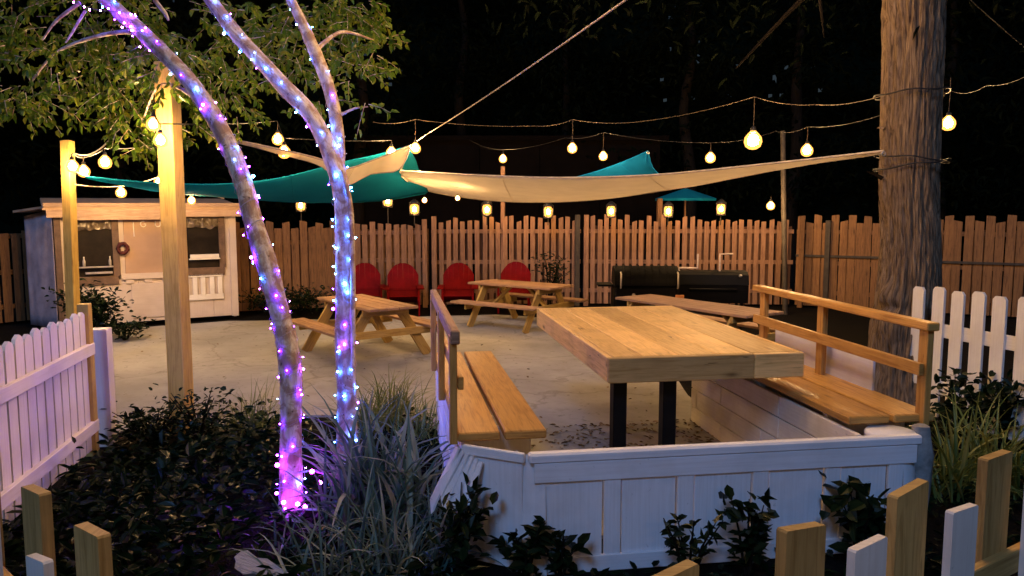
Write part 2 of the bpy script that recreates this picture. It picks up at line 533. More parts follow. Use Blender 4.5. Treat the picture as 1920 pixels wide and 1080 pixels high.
def add_picket(root, x, y, z, wd, h, th, top, mat, tilt=0, name='picket'):
    o = bpy.data.objects.new(name, picket_mesh(wd, h, th, top, mat, rnd.randrange(6)))
    COL.objects.link(o); o.parent = root
    o.location = (x, y, z); o.rotation_euler = (0, tilt, 0)
    return o
def run_root(name, p0, p1, label, cat='fence', group=None):
    p0, p1 = Vector((p0[0], p0[1], 0)), Vector((p1[0], p1[1], 0))
    d = p1 - p0
    return empty(name, p0, math.atan2(d.y, d.x), label, cat, group), d.length

def back_fence(p0, p1, label, front_w, front_sp, ht, hs, fmat, bmat, back_w=.14, back_h=1.72, rails=(.33, .95, 1.60), posts=(), railmat=None, front=True, dark_rail=None, gapback=.03):
    root, L = run_root('wooden_fence', p0, p1, label, 'fence', 'board fences round the back of the yard')
    rm = railmat or fmat
    for z in rails:
        MB().box((L / 2, 0, z), (L, .04, .085)).build('rail', rm, root)
    if dark_rail:
        MB().box((L / 2, -.085, dark_rail), (L, .03, .05)).build('rail', M_dark, root)
    x = front_w * .6; k = 0
    while front and x < L - front_w * .4:
        h = (ht if (k % 2 == 0 if front_w > .12 else rnd.random() < .3) else hs) + rnd.uniform(-.03, .03)
        h = round(h * 50) / 50
        add_picket(root, x, -.045, .05, front_w, h, .022, 'flat', fmat, rnd.uniform(-.006, .006))
        x += front_sp * rnd.uniform(.9, 1.1); k += 1
    if back_w:
        x = back_w * .5
        while x < L:
            add_picket(root, x, .045, .04, back_w, round((back_h + rnd.uniform(-.03, .03)) * 50) / 50, .02, 'flat', bmat, rnd.uniform(-.005, .005), 'backing_board')
            x += back_w + gapback * rnd.uniform(.3, 1.8)
    for px, h, m_ in posts:
        MB().box((px, -.10, h / 2), (.10, .10, h)).build('fence_post', m_, root)
    return root
FK = (.87, 16.77)
back_fence((-9.0, 13.6), (-5.9, 16.2), 'tall board fence behind the left side of the food shed', .14, .17, 1.62, 1.55, M_fence, M_fback, .14, 1.5)
back_fence((-3.4, 16.2), (-.92, 16.75), 'close boarded fence between the food shed and the red chairs', .145, .16, 1.76, 1.66, M_fence, M_fback, .14, 1.60, rails=(.4, 1.4), posts=[(2.40, 1.8, M_fence)])
back_fence((-.90, 16.75), (.80, 16.78), 'pinkish slatted fence section behind the first two red chairs', .11, .155, 1.78, 1.71, M_fpink, M_fence, .14, 1.62, rails=(.35, 1.0, 1.58), posts=[(1.62, 1.86, M_fpink)])
back_fence((.87, 16.77), (4.05, 16.52), 'open slatted fence bay with three rails behind the picnic table', .095, .155, 1.86, 1.76, M_fpink, M_fback, .14, 1.56, posts=[(.06, 1.92, M_fpink), (3.1, 1.95, M_dark)], gapback=.045)
back_fence((4.10, 16.5), (8.45, 15.62), 'open slatted fence bay with three rails behind the black grills', .095, .155, 1.88, 1.78, M_fpink, M_fback, .14, 1.66, posts=[(.06, 1.95, M_fpink)], gapback=.045)
back_fence((8.5, 15.58), (10.4, 14.2), 'board fence of tall and short boards left of the big tree trunk', .145, .158, 1.88, 1.76, M_fence, M_fence, .12, 1.60, dark_rail=1.1, posts=[(.12, 1.86, M_fence), (.62, 1.84, M_dark)], gapback=.12)
back_fence((10.42, 14.18), (13.8, 11.6), 'board fence of tall and short boards right of the big tree trunk', .15, .168, 1.92, 1.80, M_fence, M_fence, .13, 1.66, dark_rail=1.05, gapback=.11)

def white_fence(p0, p1, label, sp, wd, h, rails, rail_side, top, posts=(), base=.06, railh=.10, mat=M_white, extra=None):
    root, L = run_root('picket_fence', p0, p1, label, 'picket fence', 'low white picket fences')
    for z in rails:
        MB().box((L / 2, rail_side * .034, z), (L, .04, railh)).build('rail', mat, root)
    x = wd * .55
    while x < L - wd * .3:
        add_picket(root, x, 0, base, wd, round((h + rnd.uniform(-.015, .015)) * 100) / 100, .026, top, mat, rnd.uniform(-.008, .008))
        x += sp * rnd.uniform(.95, 1.05)
    for px, py, pw, ph, pm in posts:
        MB().box((px, py, ph / 2), (pw, pw, ph)).build('fence_post', pm, root)
    return root
# left fence: runs along the planting bed, rail on the camera side (+x side)
white_fence((-2.47, 3.4), (-2.57, 7.16), 'white picket fence with rounded tops along the left planting bed', .155, .13, 1.20, (.26, .93), -1, 'round',
            posts=[(3.72, .0, .09, 1.32, M_post), (4.02, -.02, .15, 1.06, M_white)])
# right fence
white_fence((5.28, 7.30), (5.75, 4.6), 'white picket fence with clipped tops beside the big tree', .232, .135, 1.28, (.35, .92), 1, 'ear', railh=.13)
# near fence in front of the camera
def near_fence(p0, p1, label, items, rails, rl):
    root, L = run_root('picket_fence', p0, p1, label, 'picket fence')
    for z in rails:
        MB().box((L / 2, 0.0, z), (L, .038, .09)).build('rail', M_rawpick, root)
    for x, kind, h in items:
        if kind == 't':
            add_picket(root, x, .034, .05, .185, h, .036, 'flat', M_rawpick)
        else:
            add_picket(root, x, -.034, .05, .165, h, .028, 'flat', M_white)
    return root
nr0 = Vector((.30, 1.64, 0)); nr1 = Vector((2.75, 2.76, 0))
near_fence(nr0, nr1, 'near fence of alternating raw and white pickets at the lower right corner', [(.45, 't', 1.16), (.70, 'w', 1.05), (.99, 't', 1.16), (1.22, 'w', 1.08), (1.55, 't', 1.165), (1.77, 'w', 1.07), (2.13, 't', 1.175), (2.33, 'w', 1.10), (2.56, 't', 1.2)], (.35, .80), 0)
nl0 = Vector((-2.4, 4.2, 0)); nl1 = Vector((-.62, 2.0, 0))
near_fence(nl0, nl1, 'near fence of alternating raw and white pickets at the lower left corner', [(.5, 'w', 1.12), (.8, 't', 1.2), (1.05, 'w', 1.12), (1.35, 't', 1.19), (1.62, 'w', 1.14), (1.92, 't', 1.17), (2.15, 'w', 1.03), (2.40, 't', 1.17), (2.66, 'w', 1.0)], (.35, .80), 0)

# ------------------------------------------------------------------ booth: low board walls, two benches, thick table
BX0, BX1, BY0, BY1, BH = .72, 3.30, 4.36, 7.30, .73
booth = empty('seating_booth', (0, 0, 0), 0, 'white board walled booth box around the thick table', 'booth')
x = BX0 + .13
k = 0
while x < BX1 - .20:
    wd = min(rnd.uniform(.31, .37), BX1 - .13 - x)
    MB().box((x + wd / 2, BY0 + .004 + rnd.uniform(-.002, .002), .33), (wd - .010, .024, .64), Matrix.Rotation(rnd.uniform(-.004, .004), 3, 'Y'), .004).build('front_panel', M_bwhite, booth)
    x += wd
    if x < BX1 - .26:
        MB().box((x + .055, BY0 - .005 + rnd.uniform(-.002, .002), .33), (.10, .028, .64), Matrix.Rotation(rnd.uniform(-.005, .005), 3, 'Y'), .004).build('stile', M_bwhite, booth)
        x += .11
MB().box(((BX0 + BX1) / 2, BY0 - .021, .613), (BX1 - BX0 - .16, .018, .118), None, .004).build('trim_board', M_bwhite, booth)
MB().box(((BX0 + BX1) / 2, BY0 - .003, .70), (BX1 - BX0 - .10, .07, .062), None, .012).build('top_cap', M_bwhite, booth)
MB().box(((BX0 + BX1) / 2, BY0 - .02, .05), (BX1 - BX0 - .2, .022, .10), None, .004).build('base_board', M_bwhite, booth)
def corner(xc, sx, cap):
    """rounded corner post: quarter drum flaring to the base"""
    m_ = MB(); V, Fs, UVs = [], [], []
    N, K = 12, 10
    for k in range(K + 1):
        t = k / K; z = .012 + .70 * t
        rr = .15 + .05 * (1 - t) ** 2
        for i in range(N + 1):
            a = PI * .5 * i / N
            V.append((xc + sx * (rr * math.sin(a)) - sx * .02, BY0 + .15 - rr * math.cos(a) - .012, z))
    for k in range(K):
        for i in range(N):
            a = k * (N + 1) + i
            q = [a, a + 1, a + N + 2, a + N + 1]
            Fs.append(q if sx > 0 else q[::-1]); UVs.append([(V[j][2], i * .03) for j in q])
    m_.add(V, Fs, UVs, True)
    if cap > .8: m_.lathe([(.10, .0), (.155, .01), (.158, .04), (.145, .056), (0.0, .060)], 24, (xc - sx * .01, BY0 + .14, .660))
    return m_.build('corner_post', M_bwhite, booth)
corner(BX0 + .13, -1, .62); corner(BX1 - .14, 1, 1.0)
for xw, nm, mat, sgn_ in ((.42, 'side_wall', M_bwhite, -1), (BX1 - .36, 'side_wall', M_inner, 1)):
    m_ = MB()
    z = .02
    for hh in (.165, .175, .17, .17):
        y = BY0 + (.27 if sgn_ < 0 else .15)
        while y < BY1:
            ln = min(rnd.uniform(.8, 1.4), BY1 - y)
            m_.box((xw, y + ln / 2, z + hh / 2), (.03 + rnd.uniform(-.004, .004), ln - .009, hh - .008), None, .004)
            y += ln
        z += hh
    m_.build(nm, mat, booth)
m_ = MB()
z = .02
for hh in (.165, .175, .17, .17):
    m_.box((BX1 + .19, (BY0 + .5 + BY1) / 2, z + hh / 2), (.03, BY1 - BY0 - .5, hh - .004), None, .003); z += hh
m_.build('outer_wall', M_bwhite, booth)
MB().box((3.515, 6.0, .90), (.022, 1.5, .36), None, .004).build('back_panel', M_bwhite, booth)
# angled end panel between the left wall and the front, with torn white skirting
MB().beam((.425, 4.625, .36), (.745, 4.40, .36), .025, .70, (0, 0, 1), .004).build('end_panel', M_bwhite, booth)
MB().beam((.415, 4.605, .695), (.75, 4.375, .695), .03, .06, (0, 0, 1), .006).build('end_trim', M_bwhite, booth)
m_ = MB()
for k in range(6):
    a = PI + .1 + k * .16
    d0 = Vector((math.cos(a), math.sin(a) * .7, 0))
    p = Vector((.395 + k * .022, 4.64 - k * .022, .70 - .012 * k))
    ln = .26 + .16 * rnd.random()
    q = p + d0 * (.13 + .05 * rnd.random()) + Vector((0, 0, -ln))
    sd_ = Vector((-d0.y, d0.x, 0)) * .04
    m_.add([p - sd_, p + sd_, q + sd_ * .5, q - sd_ * .9 + Vector((0, 0, .07)), p - sd_ + d0 * .012, p + sd_ + d0 * .012, q + sd_ * .5 + d0 * .012, q - sd_ * .9 + Vector((0, 0, .07)) + d0 * .012],
           [[0, 1, 2, 3], [7, 6, 5, 4], [0, 4, 5, 1], [1, 5, 6, 2], [2, 6, 7, 3], [3, 7, 4, 0]], [[(0, 0), (.1, 0), (.1, .3), (0, .3)]] * 6)
m_.build('torn_skirting', M_bwhite, booth)
# grey wrapped post at the right corner
m_ = MB()
m_.tube([(3.36, 4.52, .0), (3.37, 4.52, .3), (3.37, 4.5, .55), (3.36, 4.5, .74)], [.06, .075, .07, .05], 12, True, lambda r, a, d, i: r * (1 + .16 * math.sin(a * 3 + d * 7)))
tag(m_.build('wrapped_post', simple('grey_wrap', (.30, .29, .27), .8, 0, .4, 9)), 'short post wrapped in grey cloth at the right corner of the booth', 'post')

def bench(label, x0, x1, y0, y1, rail_x, posts_y, far_y, near_y, name='bench'):
    b = empty(name, ((x0 + x1) / 2, (y0 + y1) / 2, 0), 0, label, 'bench', 'benches of the booth')
    ox, oy = b.location.x, b.location.y
    wd = (x1 - x0 - .03) / 2
    for xc in (x0 + wd / 2, x1 - wd / 2):
        MB().box((xc - ox, 0, .76), (wd, y1 - y0, .055), None, .008).build('seat_plank', M_seat, b)
    for yy in (y0 + .35, y1 - .35):
        MB().box(((x0 + x1) / 2 - ox, yy - oy, .36), (x1 - x0 - .08, .06, .72)).build('seat_support', M_inner, b)
    sx = 1 if rail_x > ox else -1
    for yy in posts_y:
        MB().box((rail_x - ox, yy - oy, 1.05), (.045, .09, .66)).build('back_post', M_seat, b)
    MB().box((rail_x - sx * .01 - ox, (far_y + near_y) / 2 - oy, 1.375), (.055 if sx < 0 else .09, abs(far_y - near_y), .085 if sx < 0 else .055), None, .008).build('top_rail', M_railw if sx < 0 else M_seat, b)
    MB().box((rail_x - sx * .045 - ox, (far_y + near_y) / 2 - oy, 1.09), (.035, abs(far_y - near_y) - .1, .08)).build('mid_rail', M_seat, b)
    return b
bench('left bench of the booth with its rail seen almost end on', .385, .93, 4.62, 7.28, .362, (4.66, 5.75, 6.8), 6.9, 4.58)
bench('right bench of the booth with a long rail in front of the tree', 2.92, 3.53, 4.60, 7.1, 3.44, (4.60, 5.85, 6.85), 7.0, 4.52)

t = empty('slab_table', (2.205, 6.55, 0), 0, 'thick knotty pine slab table on black steel posts inside the booth', 'table')
m_ = MB()
xs = [-.682, -.46, -.20, .08, .34, .682]
for a, b_ in zip(xs[:-1], xs[1:]):
    m_.box(((a + b_) / 2, rnd.uniform(-.006, .006), 1.075 + rnd.uniform(-.0015, .0015)), (b_ - a - .006, 2.60, .05), None, .005)
m_.build('tabletop', M_pine, t)
for (cx, cy, sx, sy) in ((-.19, -1.33, 1.07, .044), (.537, -1.33, .376, .044), (0, 1.33, 1.45, .044)):
    MB().box((cx, cy, 1.011), (sx, sy, .178), None, .006).build('apron', M_pine, t)
for cx in (-.705, .705):
    MB().box((cx, 0, 1.011), (.04, 2.614, .178), None, .006).build('apron', M_pine, t)
legx = [U(q, 780, 5.75).x - 2.205 for q in (1157, 1254)]
legy = U(1200, 780, 5.75).y - 6.55
for cx, cy in [(q, legy) for q in legx] + [((q + 2.205) * 1.3 - 2.205, (legy + 6.55) * 1.3 - 6.55) for q in legx]:
    MB().box((cx, cy, .46), (.10, .10, .916), None, .006).build('leg', M_iron, t)

# ------------------------------------------------------------------ picnic tables
def picnic(L=1.8):
    r = empty('picnic_table')
    m_ = MB(); pw = .142
    for i in range(5):
        m_.box((0, (i - 2) * (pw + .008), .735), (L + rnd.uniform(-.01, .01), pw, .038), None, .006)
    m_.build('tabletop', M_railw, r)
    for s in (-1, 1):
        m_ = MB()
        for k in (0, 1):
            m_.box((0, s * (.64 + k * .148), .44), (L, .14, .038), None, .006)
        m_.build('bench_seat', M_railw, r)
    for e in (-1, 1):
        x = e * (L / 2 - .30)
        for s in (-1, 1):
            MB().beam((x, s * .22, .716), (x, s * .68, .0), .04, .14, (0, s * .84, .54)).build('leg', M_picnic, r)
        MB().box((x + e * .042, 0, .37), (.04, 1.50, .10)).build('seat_support', M_picnic, r)
        MB().box((x + e * .042, 0, .667), (.04, .70, .09)).build('top_cleat', M_picnic, r)
        MB().beam((x - e * .02, 0, .36), (x - e * .42, 0, .70), .09, .04, (0, 0, 1)).build('brace', M_picnic, r)
    return r
def cam_dir(ax, ad): return (RT * ax + Vector((math.sin(YAW), math.cos(YAW), 0)) * ad)
pt = picnic()
c = G(685, 568, .75); d = cam_dir(.585, -.81)
place(pt, (c.x, c.y, .022), math.atan2(d.y, d.x))
tag(pt, 'weathered picnic table half hidden behind the lit tree trunk', 'picnic table', 'picnic tables on the patio')
p2 = copy_tree(pt); c = G(975, 534, .75); d = cam_dir(.80, -.60)
place(p2, (c.x, c.y, .022), math.atan2(d.y, d.x)); tag(p2, 'picnic table with yellow legs in front of the red chairs')
p3 = picnic(2.5); c = G(1300, 570, .75); d = cam_dir(.56, -.83)
place(p3, (c.x, c.y, .0), math.atan2(d.y, d.x))
tag(p3, 'long pale picnic table in front of the black grills', 'picnic table', 'picnic tables on the patio')

# ------------------------------------------------------------------ red chairs
def adirondack():
    r = empty('garden_chair')
    m_ = MB()
    tilt = R(22)
    for i in range(6):                                           # fanned back slats with a round head
        u = (i - 2.5) / 2.5
        h = .80 - .05 * abs(u) - .17 * u ** 4
        M = Matrix.Rotation(-tilt, 3, 'X') @ Matrix.Rotation(u * .03, 3, 'Y')
        hw = .0515
        def H(q): return .80 - .17 * abs(q) ** 2.4
        ol = [(-hw, 0), (-hw, H(u - .19)), (0, H(u) + .003), (hw, H(u + .19)), (hw, 0)]
        m_.prism(ol, -.011, .011, M, (u * .245, .20, .24))
    m_.box((0, .285, .48), (.56, .03, .06), Matrix.Rotation(-tilt, 3, 'X'))
    m_.build('backrest', M_red, r)
    m_ = MB()
    for i in range(5):
        m_.box((0, -.24 + i * .105, .38 - i * .035), (.54, .098, .022), Matrix.Rotation(-.32, 3, 'X'))
    m_.build('seat', M_red, r)
    for s in (-1, 1):
        MB().box((s * .335, -.02, .545), (.13, .72, .024), None, .008).build('armrest', M_red, r)
        MB().box((s * .30, -.28, .267), (.03, .11, .533)).build('leg', M_red, r)
        MB().beam((s * .285, -.30, .36), (s * .285, .55, .05), .026, .12).build('leg', M_red, r)
        MB().box((s * .30, .26, .40), (.026, .09, .28)).build('arm_post', M_red, r)
    return r
ch = adirondack()
for i, (px, py, rz, lb) in enumerate([(686, 590, .25, 'red slatted garden chair right beside the blue lit trunk'), (757, 591, .18, 'red slatted garden chair before the pinkish fence, second from the trunk'),
                                      (860, 590, .05, 'red slatted garden chair before the open fence, third from the trunk'), (966, 586, -.1, 'red slatted garden chair behind the yellow legged picnic table')]):
    o = ch if i == 0 else copy_tree(ch)
    g = G(px, py)
    place(o, (g.x, g.y + .1, .0), -YAW + rz * .8)
    tag(o, lb, 'garden chair', 'red garden chairs by the back fence')

# ------------------------------------------------------------------ black grills
def grill_a():
    g = G(1207, 620); r = empty('barrel_grill', (g.x, g.y, 0), -YAW - .05, 'black barrel grill with a ridged domed lid and bright handles', 'grill')
    m_ = MB(); n = 20
    def drum(m_, a0, a1, L, rad, zc, k=1):
        V = []; N = 18
        for e in (-L / 2, L / 2):
            for i in range(N + 1):
                a = a0 + (a1 - a0) * i / N
                V.append((e, rad * math.cos(a), zc + rad * math.sin(a) * k))
        Fs = [[i, i + 1, N + 2 + i, N + 1 + i] for i in range(N)] + [list(range(N, -1, -1)), list(range(N + 1, 2 * N + 2))]
        m_.add(V, Fs, [[(0, 0)] * len(f) for f in Fs])
    m_.box((0, 0, .56), (1.10, .70, .50), None, .05); m_.build('firebox', M_black, r)
    m_ = MB(); drum(m_, 0, PI, 1.08, .365, .812, .85)
    for k in range(9):
        drum(m_, .06, PI - .06, .03, .375, .812, .87)
        m_.v[-38:] = [(v[0] - .48 + k * .12, v[1], v[2]) for v in m_.v[-38:]]
    m_.build('lid', M_black, r)
    for x in (-.44, .50):
        MB().tube([(x, -.40, .78), (x, -.44, .80), (x, -.44, 1.02), (x, -.36, 1.04)], .014, 8).build('handle', M_chrome, r)
    MB().lathe([(0, 0), (.028, .004), (.03, .02), (0, .03)], 12, (-.22, -.36, .66), Matrix.Rotation(PI / 2, 3, 'X')).build('knob', M_chrome, r)
    MB().box((.54, -.38, .64), (.14, .03, .05)).build('latch', simple('orange_latch', (.55, .22, .08), .5), r)
    for x in (-.45, .45):
        for y in (-.24, .24):
            MB().tube([(x, y, .56), (x * 1.05, y * 1.15, 0.02)], .022, 8).build('leg', M_iron, r)
    MB().box((-.68, 0, .80), (.26, .5, .03)).build('side_shelf', M_black, r)
    return r
grill_a()
def grill_b():
    g = G(1330, 612); r = empty('smoker_grill', (g.x, g.y, 0), -YAW - .12, 'long black smoker grill with pale bent pipes on top', 'grill')
    ol = [(-.34, .46), (-.36, .78), (-.30, .95), (-.18, 1.0), (.18, 1.0), (.30, .95), (.36, .78), (.34, .46)]
    M = Matrix.Rotation(PI / 2, 3, 'Z')
    MB().prism([p for p in ol if p[1] < .8], -.60, .60, M).build('firebox', M_black, r)
    MB().prism([(-.365, .785)] + [p for p in ol if p[1] > .9] + [(.365, .785)], -.605, .605, M).build('lid', M_black, r)
    MB().tube([(-.56, -.1, 1.0), (-.56, -.1, 1.05), (-.24, -.1, 1.05), (-.24, -.1, 1.30)], .018, 8).build('exhaust_pipe', M_pipe, r)
    MB().tube([(.14, -.1, 1.0), (.14, -.1, 1.30), (.36, -.1, 1.305)], .018, 8).build('exhaust_pipe', M_pipe, r)
    MB().lathe([(0, 0), (.026, .004), (.03, .02), (0, .03)], 12, (.46, -.33, .94), Matrix.Rotation(PI / 2, 3, 'X')).build('knob', M_chrome, r)
    MB().tube([(-.40, -.36, .70), (-.40, -.41, .71), (.40, -.41, .71), (.40, -.36, .70)], .013, 8).build('handle', M_iron, r)
    for x in (-.5, .5):
        for y in (-.26, .26):
            MB().box((x, y, .24), (.05, .05, .44)).build('leg', M_iron, r)
    MB().box((0, 0, .20), (1.0, .5, .03)).build('lower_shelf', M_black, r)
grill_b()

# ------------------------------------------------------------------ the food shed
fl, fr = G(112, 622), G(444, 598)
dv = fr - fl; SL = dv.length
shed = empty('food_shed', (fl.x, fl.y, 0), math.atan2(dv.y, dv.x), 'pale food shed with two screened serving windows and a board roof', 'shed')
m_ = MB()
W1 = (.20, .98); W2 = (2.02, 2.74)              # window spans along the front
for (xa, xb, za, zb) in ((0, SL, .08, .86), (0, W1[0], .86, 1.98), (W1[1], 1.06, .86, 1.98), (1.96, W2[0], .86, 1.98), (W2[1], SL, .86, 1.98)):
    x = xa
    while x < xb - .01:
        wd = min(.42, xb - x)
        m_.box((x + wd / 2, 0, (za + zb) / 2), (wd - .004, .04 + rnd.uniform(-.003, .003), zb - za - .002), None, .003); x += wd
m_.build('wall', M_shedw, shed)
MB().box((1.51, -.004, 1.45), (.90, .04, 1.04)).build('tan_panel', M_shedt, shed)
MB().box((1.51, -.05, .90), (1.04, .05, .10)).build('ledge', M_shedw, shed)
for x in (1.12, 1.42, 1.72, 1.92):
    MB().box((x, -.04, .81), (.13, .03, .07)).build('bracket', M_shedw, shed)
m_ = MB()
m_.box((1.50, -.03, .46), (.72, .02, .62)); m_.build('lower_panel', M_shedw, shed)
m_ = MB(); m_.box((SL - .03, -.03, 1.02), (.12, .06, 1.9)); m_.build('corner_post', M_shedw, shed)
m_ = MB(); m_.box((.05, -.03, 1.02), (.10, .06, 1.9)); m_.build('corner_post', M_brown, shed)
def shed_window(x0, x1, z0, z1, bottles, bright):
    f = MB(); w_ = .07
    f.box(((x0 + x1) / 2, -.035, z0 - .07), (x1 - x0 + .1, .05, .15)); f.box(((x0 + x1) / 2, -.035, z1), (x1 - x0 + .1, .05, .05))
    f.box((x0 - .02, -.035, (z0 + z1) / 2), (.05, .048, z1 - z0)); f.box((x1 + .025, -.035, (z0 + z1) / 2), (.11, .048, z1 - z0))
    fo = f.build('window', M_brown, shed)
    MB().box(((x0 + x1) / 2, .012, (z0 + z1) / 2), (x1 - x0, .012, z1 - z0)).build('screen', M_screen, fo)
    # bundled clear plastic along the top
    m_ = MB(); V = []; NX, NZ = 28, 5
    for j in range(NZ + 1):
        for i in range(NX + 1):
            u, v = i / NX, j / NZ
            V.append((x0 + (x1 - x0) * u, -.05 - .012 * math.sin(u * 23 + v * 5 + 4 * mnoise.noise(Vector((u * 6, 0, x0)))) * math.sin(v * PI) - .045 * mnoise.noise(Vector((u * 9, v * 4, x0))), z1 - .02 - (.19 + .06 * mnoise.noise(Vector((u * 5, 3, x0)))) * v))
    Fs = [[j * (NX + 1) + i, j * (NX + 1) + i + 1, (j + 1) * (NX + 1) + i + 1, (j + 1) * (NX + 1) + i] for j in range(NZ) for i in range(NX)]
    m_.add(V, Fs, [[(0, 0)] * 4] * len(Fs), True)
    m_.build('plastic_roll', simple('crumpled_plastic', (.12, .09, .06), .25, .1, .5, 7, .6), fo)
    m_ = MB(); m_.box(((x0 + x1) / 2, -.085, z0 + .17), (x1 - x0 - .06, .06, .025)); m_.build('shelf', M_chrome if not bright else M_white, fo)
    if bright:
        MB().box(((x0 + x1) / 2, -.095, z0 + .22), (x1 - x0 - .1, .05, .07)).build('tray', M_white, fo)
    for bx in bottles:
        MB().lathe([(0, 0), (.022, 0), (.024, .09), (.012, .13), (.011, .17), (0, .17)], 10, (x0 + bx, -.085, z0 + .183)).build('bottle', M_bottle, fo)
    if not bright:
        MB().box(((x0 + x1) / 2 + .06, -.10, z0 + .07), (.42, .05, .035)).build('tray', M_chrome, fo)
shed_window(.26, .90, .92, 1.95, (.06, .16, .56), False)
shed_window(2.08, 2.68, 1.0, 1.95, (), True)
# slatted crate fixed under the second window
m_ = MB()
for x in (2.06, 2.2, 2.34, 2.5, 2.64):
    m_.box((x, -.05, .66), (.08, .02, .34))
m_.box((2.35, -.045, .46), (.70, .03, .10)); m_.box((2.35, -.045, .86), (.70, .03, .05))
m_.build('slatted_front', M_white, shed)
# roof: sloping board slab with fascia, uneven edge
m_ = MB()
m_.box((SL / 2, .72, 2.18), (SL + .30, 1.9, .05), Matrix.Rotation(R(5), 3, 'X'))
m_.box((SL / 2, -.20, 2.03), (SL + .20, .04, .17)); m_.box((SL / 2, -.235, 2.155), (SL + .28, .05, .07))
m_.box((SL / 2 - .3, -.20, 1.925), (SL * .6, .03, .05))
m_.build('roof', M_roof, shed)
m_ = MB()
m_.box((0.02, .85, 1.05), (.04, 1.7, 2.0)); m_.box((SL - .02, .85, 1.05), (.04, 1.7, 2.0)); m_.box((SL / 2, 1.7, 1.05), (SL, .04, 2.0))
m_.build('side_wall', M_shedw, shed)
# vinyl wrapped lean-to at the left end
m_ = MB(); V = []; NX, NZ = 26, 10
pA, pB = Vector((-.02, -.02, 0)), shed.matrix_basis.inverted() @ U(57, 600, 13.9)
for j in range(NZ + 1):
    for i in range(NX + 1):
        u, v = i / NX, j / NZ
        p = pA.lerp(Vector((pB.x, pB.y, 0)), u)
        V.append((p.x, p.y - .012 * math.sin(u * 13 + 1.6 * math.sin(v * 3)) - .04 * mnoise.noise(Vector((u * 5, v * 6, 1))), .06 + 2.02 * v - .12 * u * v))
Fs = [[j * (NX + 1) + i + 1, j * (NX + 1) + i, (j + 1) * (NX + 1) + i, (j + 1) * (NX + 1) + i + 1] for j in range(NZ) for i in range(NX)]
m_.add(V, Fs, [[(0, 0)] * 4] * len(Fs), True)
o = m_.build('vinyl_curtain', M_lilac, shed)
sm = o.modifiers.new('thickness', 'SOLIDIFY'); sm.thickness = .006
MB().beam((0, -.02, 2.12), (pB.x - .03, pB.y, 2.04), .30, .04).build('lean_to_roof', M_roof, shed)
# white painted strokes of lettering at the top of the tan panel
m_ = MB()
def stroke(pts): m_.tube([(x, -.03, z) for x, z in pts], .010, 6)
stroke([(1.38 + .045 * math.cos(a), 1.82 + .05 * math.sin(a)) for a in [R(k) for k in range(60, 331, 30)]] + [(1.425, 1.82), (1.39, 1.82)])
stroke([(1.58, 1.87), (1.575, 1.80), (1.60, 1.77), (1.64, 1.775), (1.66, 1.80), (1.655, 1.87)])
stroke([(1.22, 1.86), (1.225, 1.60)])
m_.build('lettering', M_white, shed)
wr = MB(); lp = shed.matrix_basis @ Vector((1.03, -.09, 1.40))
ring = [Vector((.075 * math.cos(a), 0, .085 * math.sin(a))) for a in [2 * PI * k / 18 for k in range(19)]]
wr.tube(ring, .03, 8, False, lambda r, a, d, i: r * (1 + .35 * math.sin(a * 3 + i * 2.3)))
o = wr.build('wreath', M_wreath); o.location = lp; o.rotation_euler.z = math.atan2(dv.y, dv.x)
tag(o, 'small dark red wreath hung between the shed windows', 'wreath')

# ------------------------------------------------------------------ posts and poles
def post(px, py_base, py_top, wd, mat, label, name='wooden_post', d=None, round_=False, lean=0):
    g = G(px[1], py_base) if d is None else U(px[1], py_base, d)
    dep = (Vector((g.x, g.y, 0)) - Vector((0, 0, CAMH))).dot(FW)
    top = U(px[0], py_top, dep)
    b = Vector((g.x, g.y, 0))
    o = MB()
    a = Vector((0, 0, 0)); e = Vector((top.x, top.y, top.z)) - b
    if round_: o.tube([a, e], wd / 2, 12)
    else: o.beam(a, e, wd, wd, (math.sin(.3), math.cos(.3), 0), .006)
    ob = o.build(name, mat); ob.location = b
    return tag(ob, label, 'post'), top
POST1, p1top = post((312, 343), 815, 118, .165, M_post, 'tall thick wooden post standing in the planting bed')
POST2, p2top = post((126, 141), 694, 264, .125, M_post, 'thinner wooden post behind the left picket fence')
post((943, 943), 575, 312, .085, M_fpink, 'slim wooden pole rising past the cream sail', 'wooden_pole')
post((1468, 1472), 590, 246, .10, M_dark, 'thin dark pole rising from behind the fence corner', 'dark_pole', None, True)

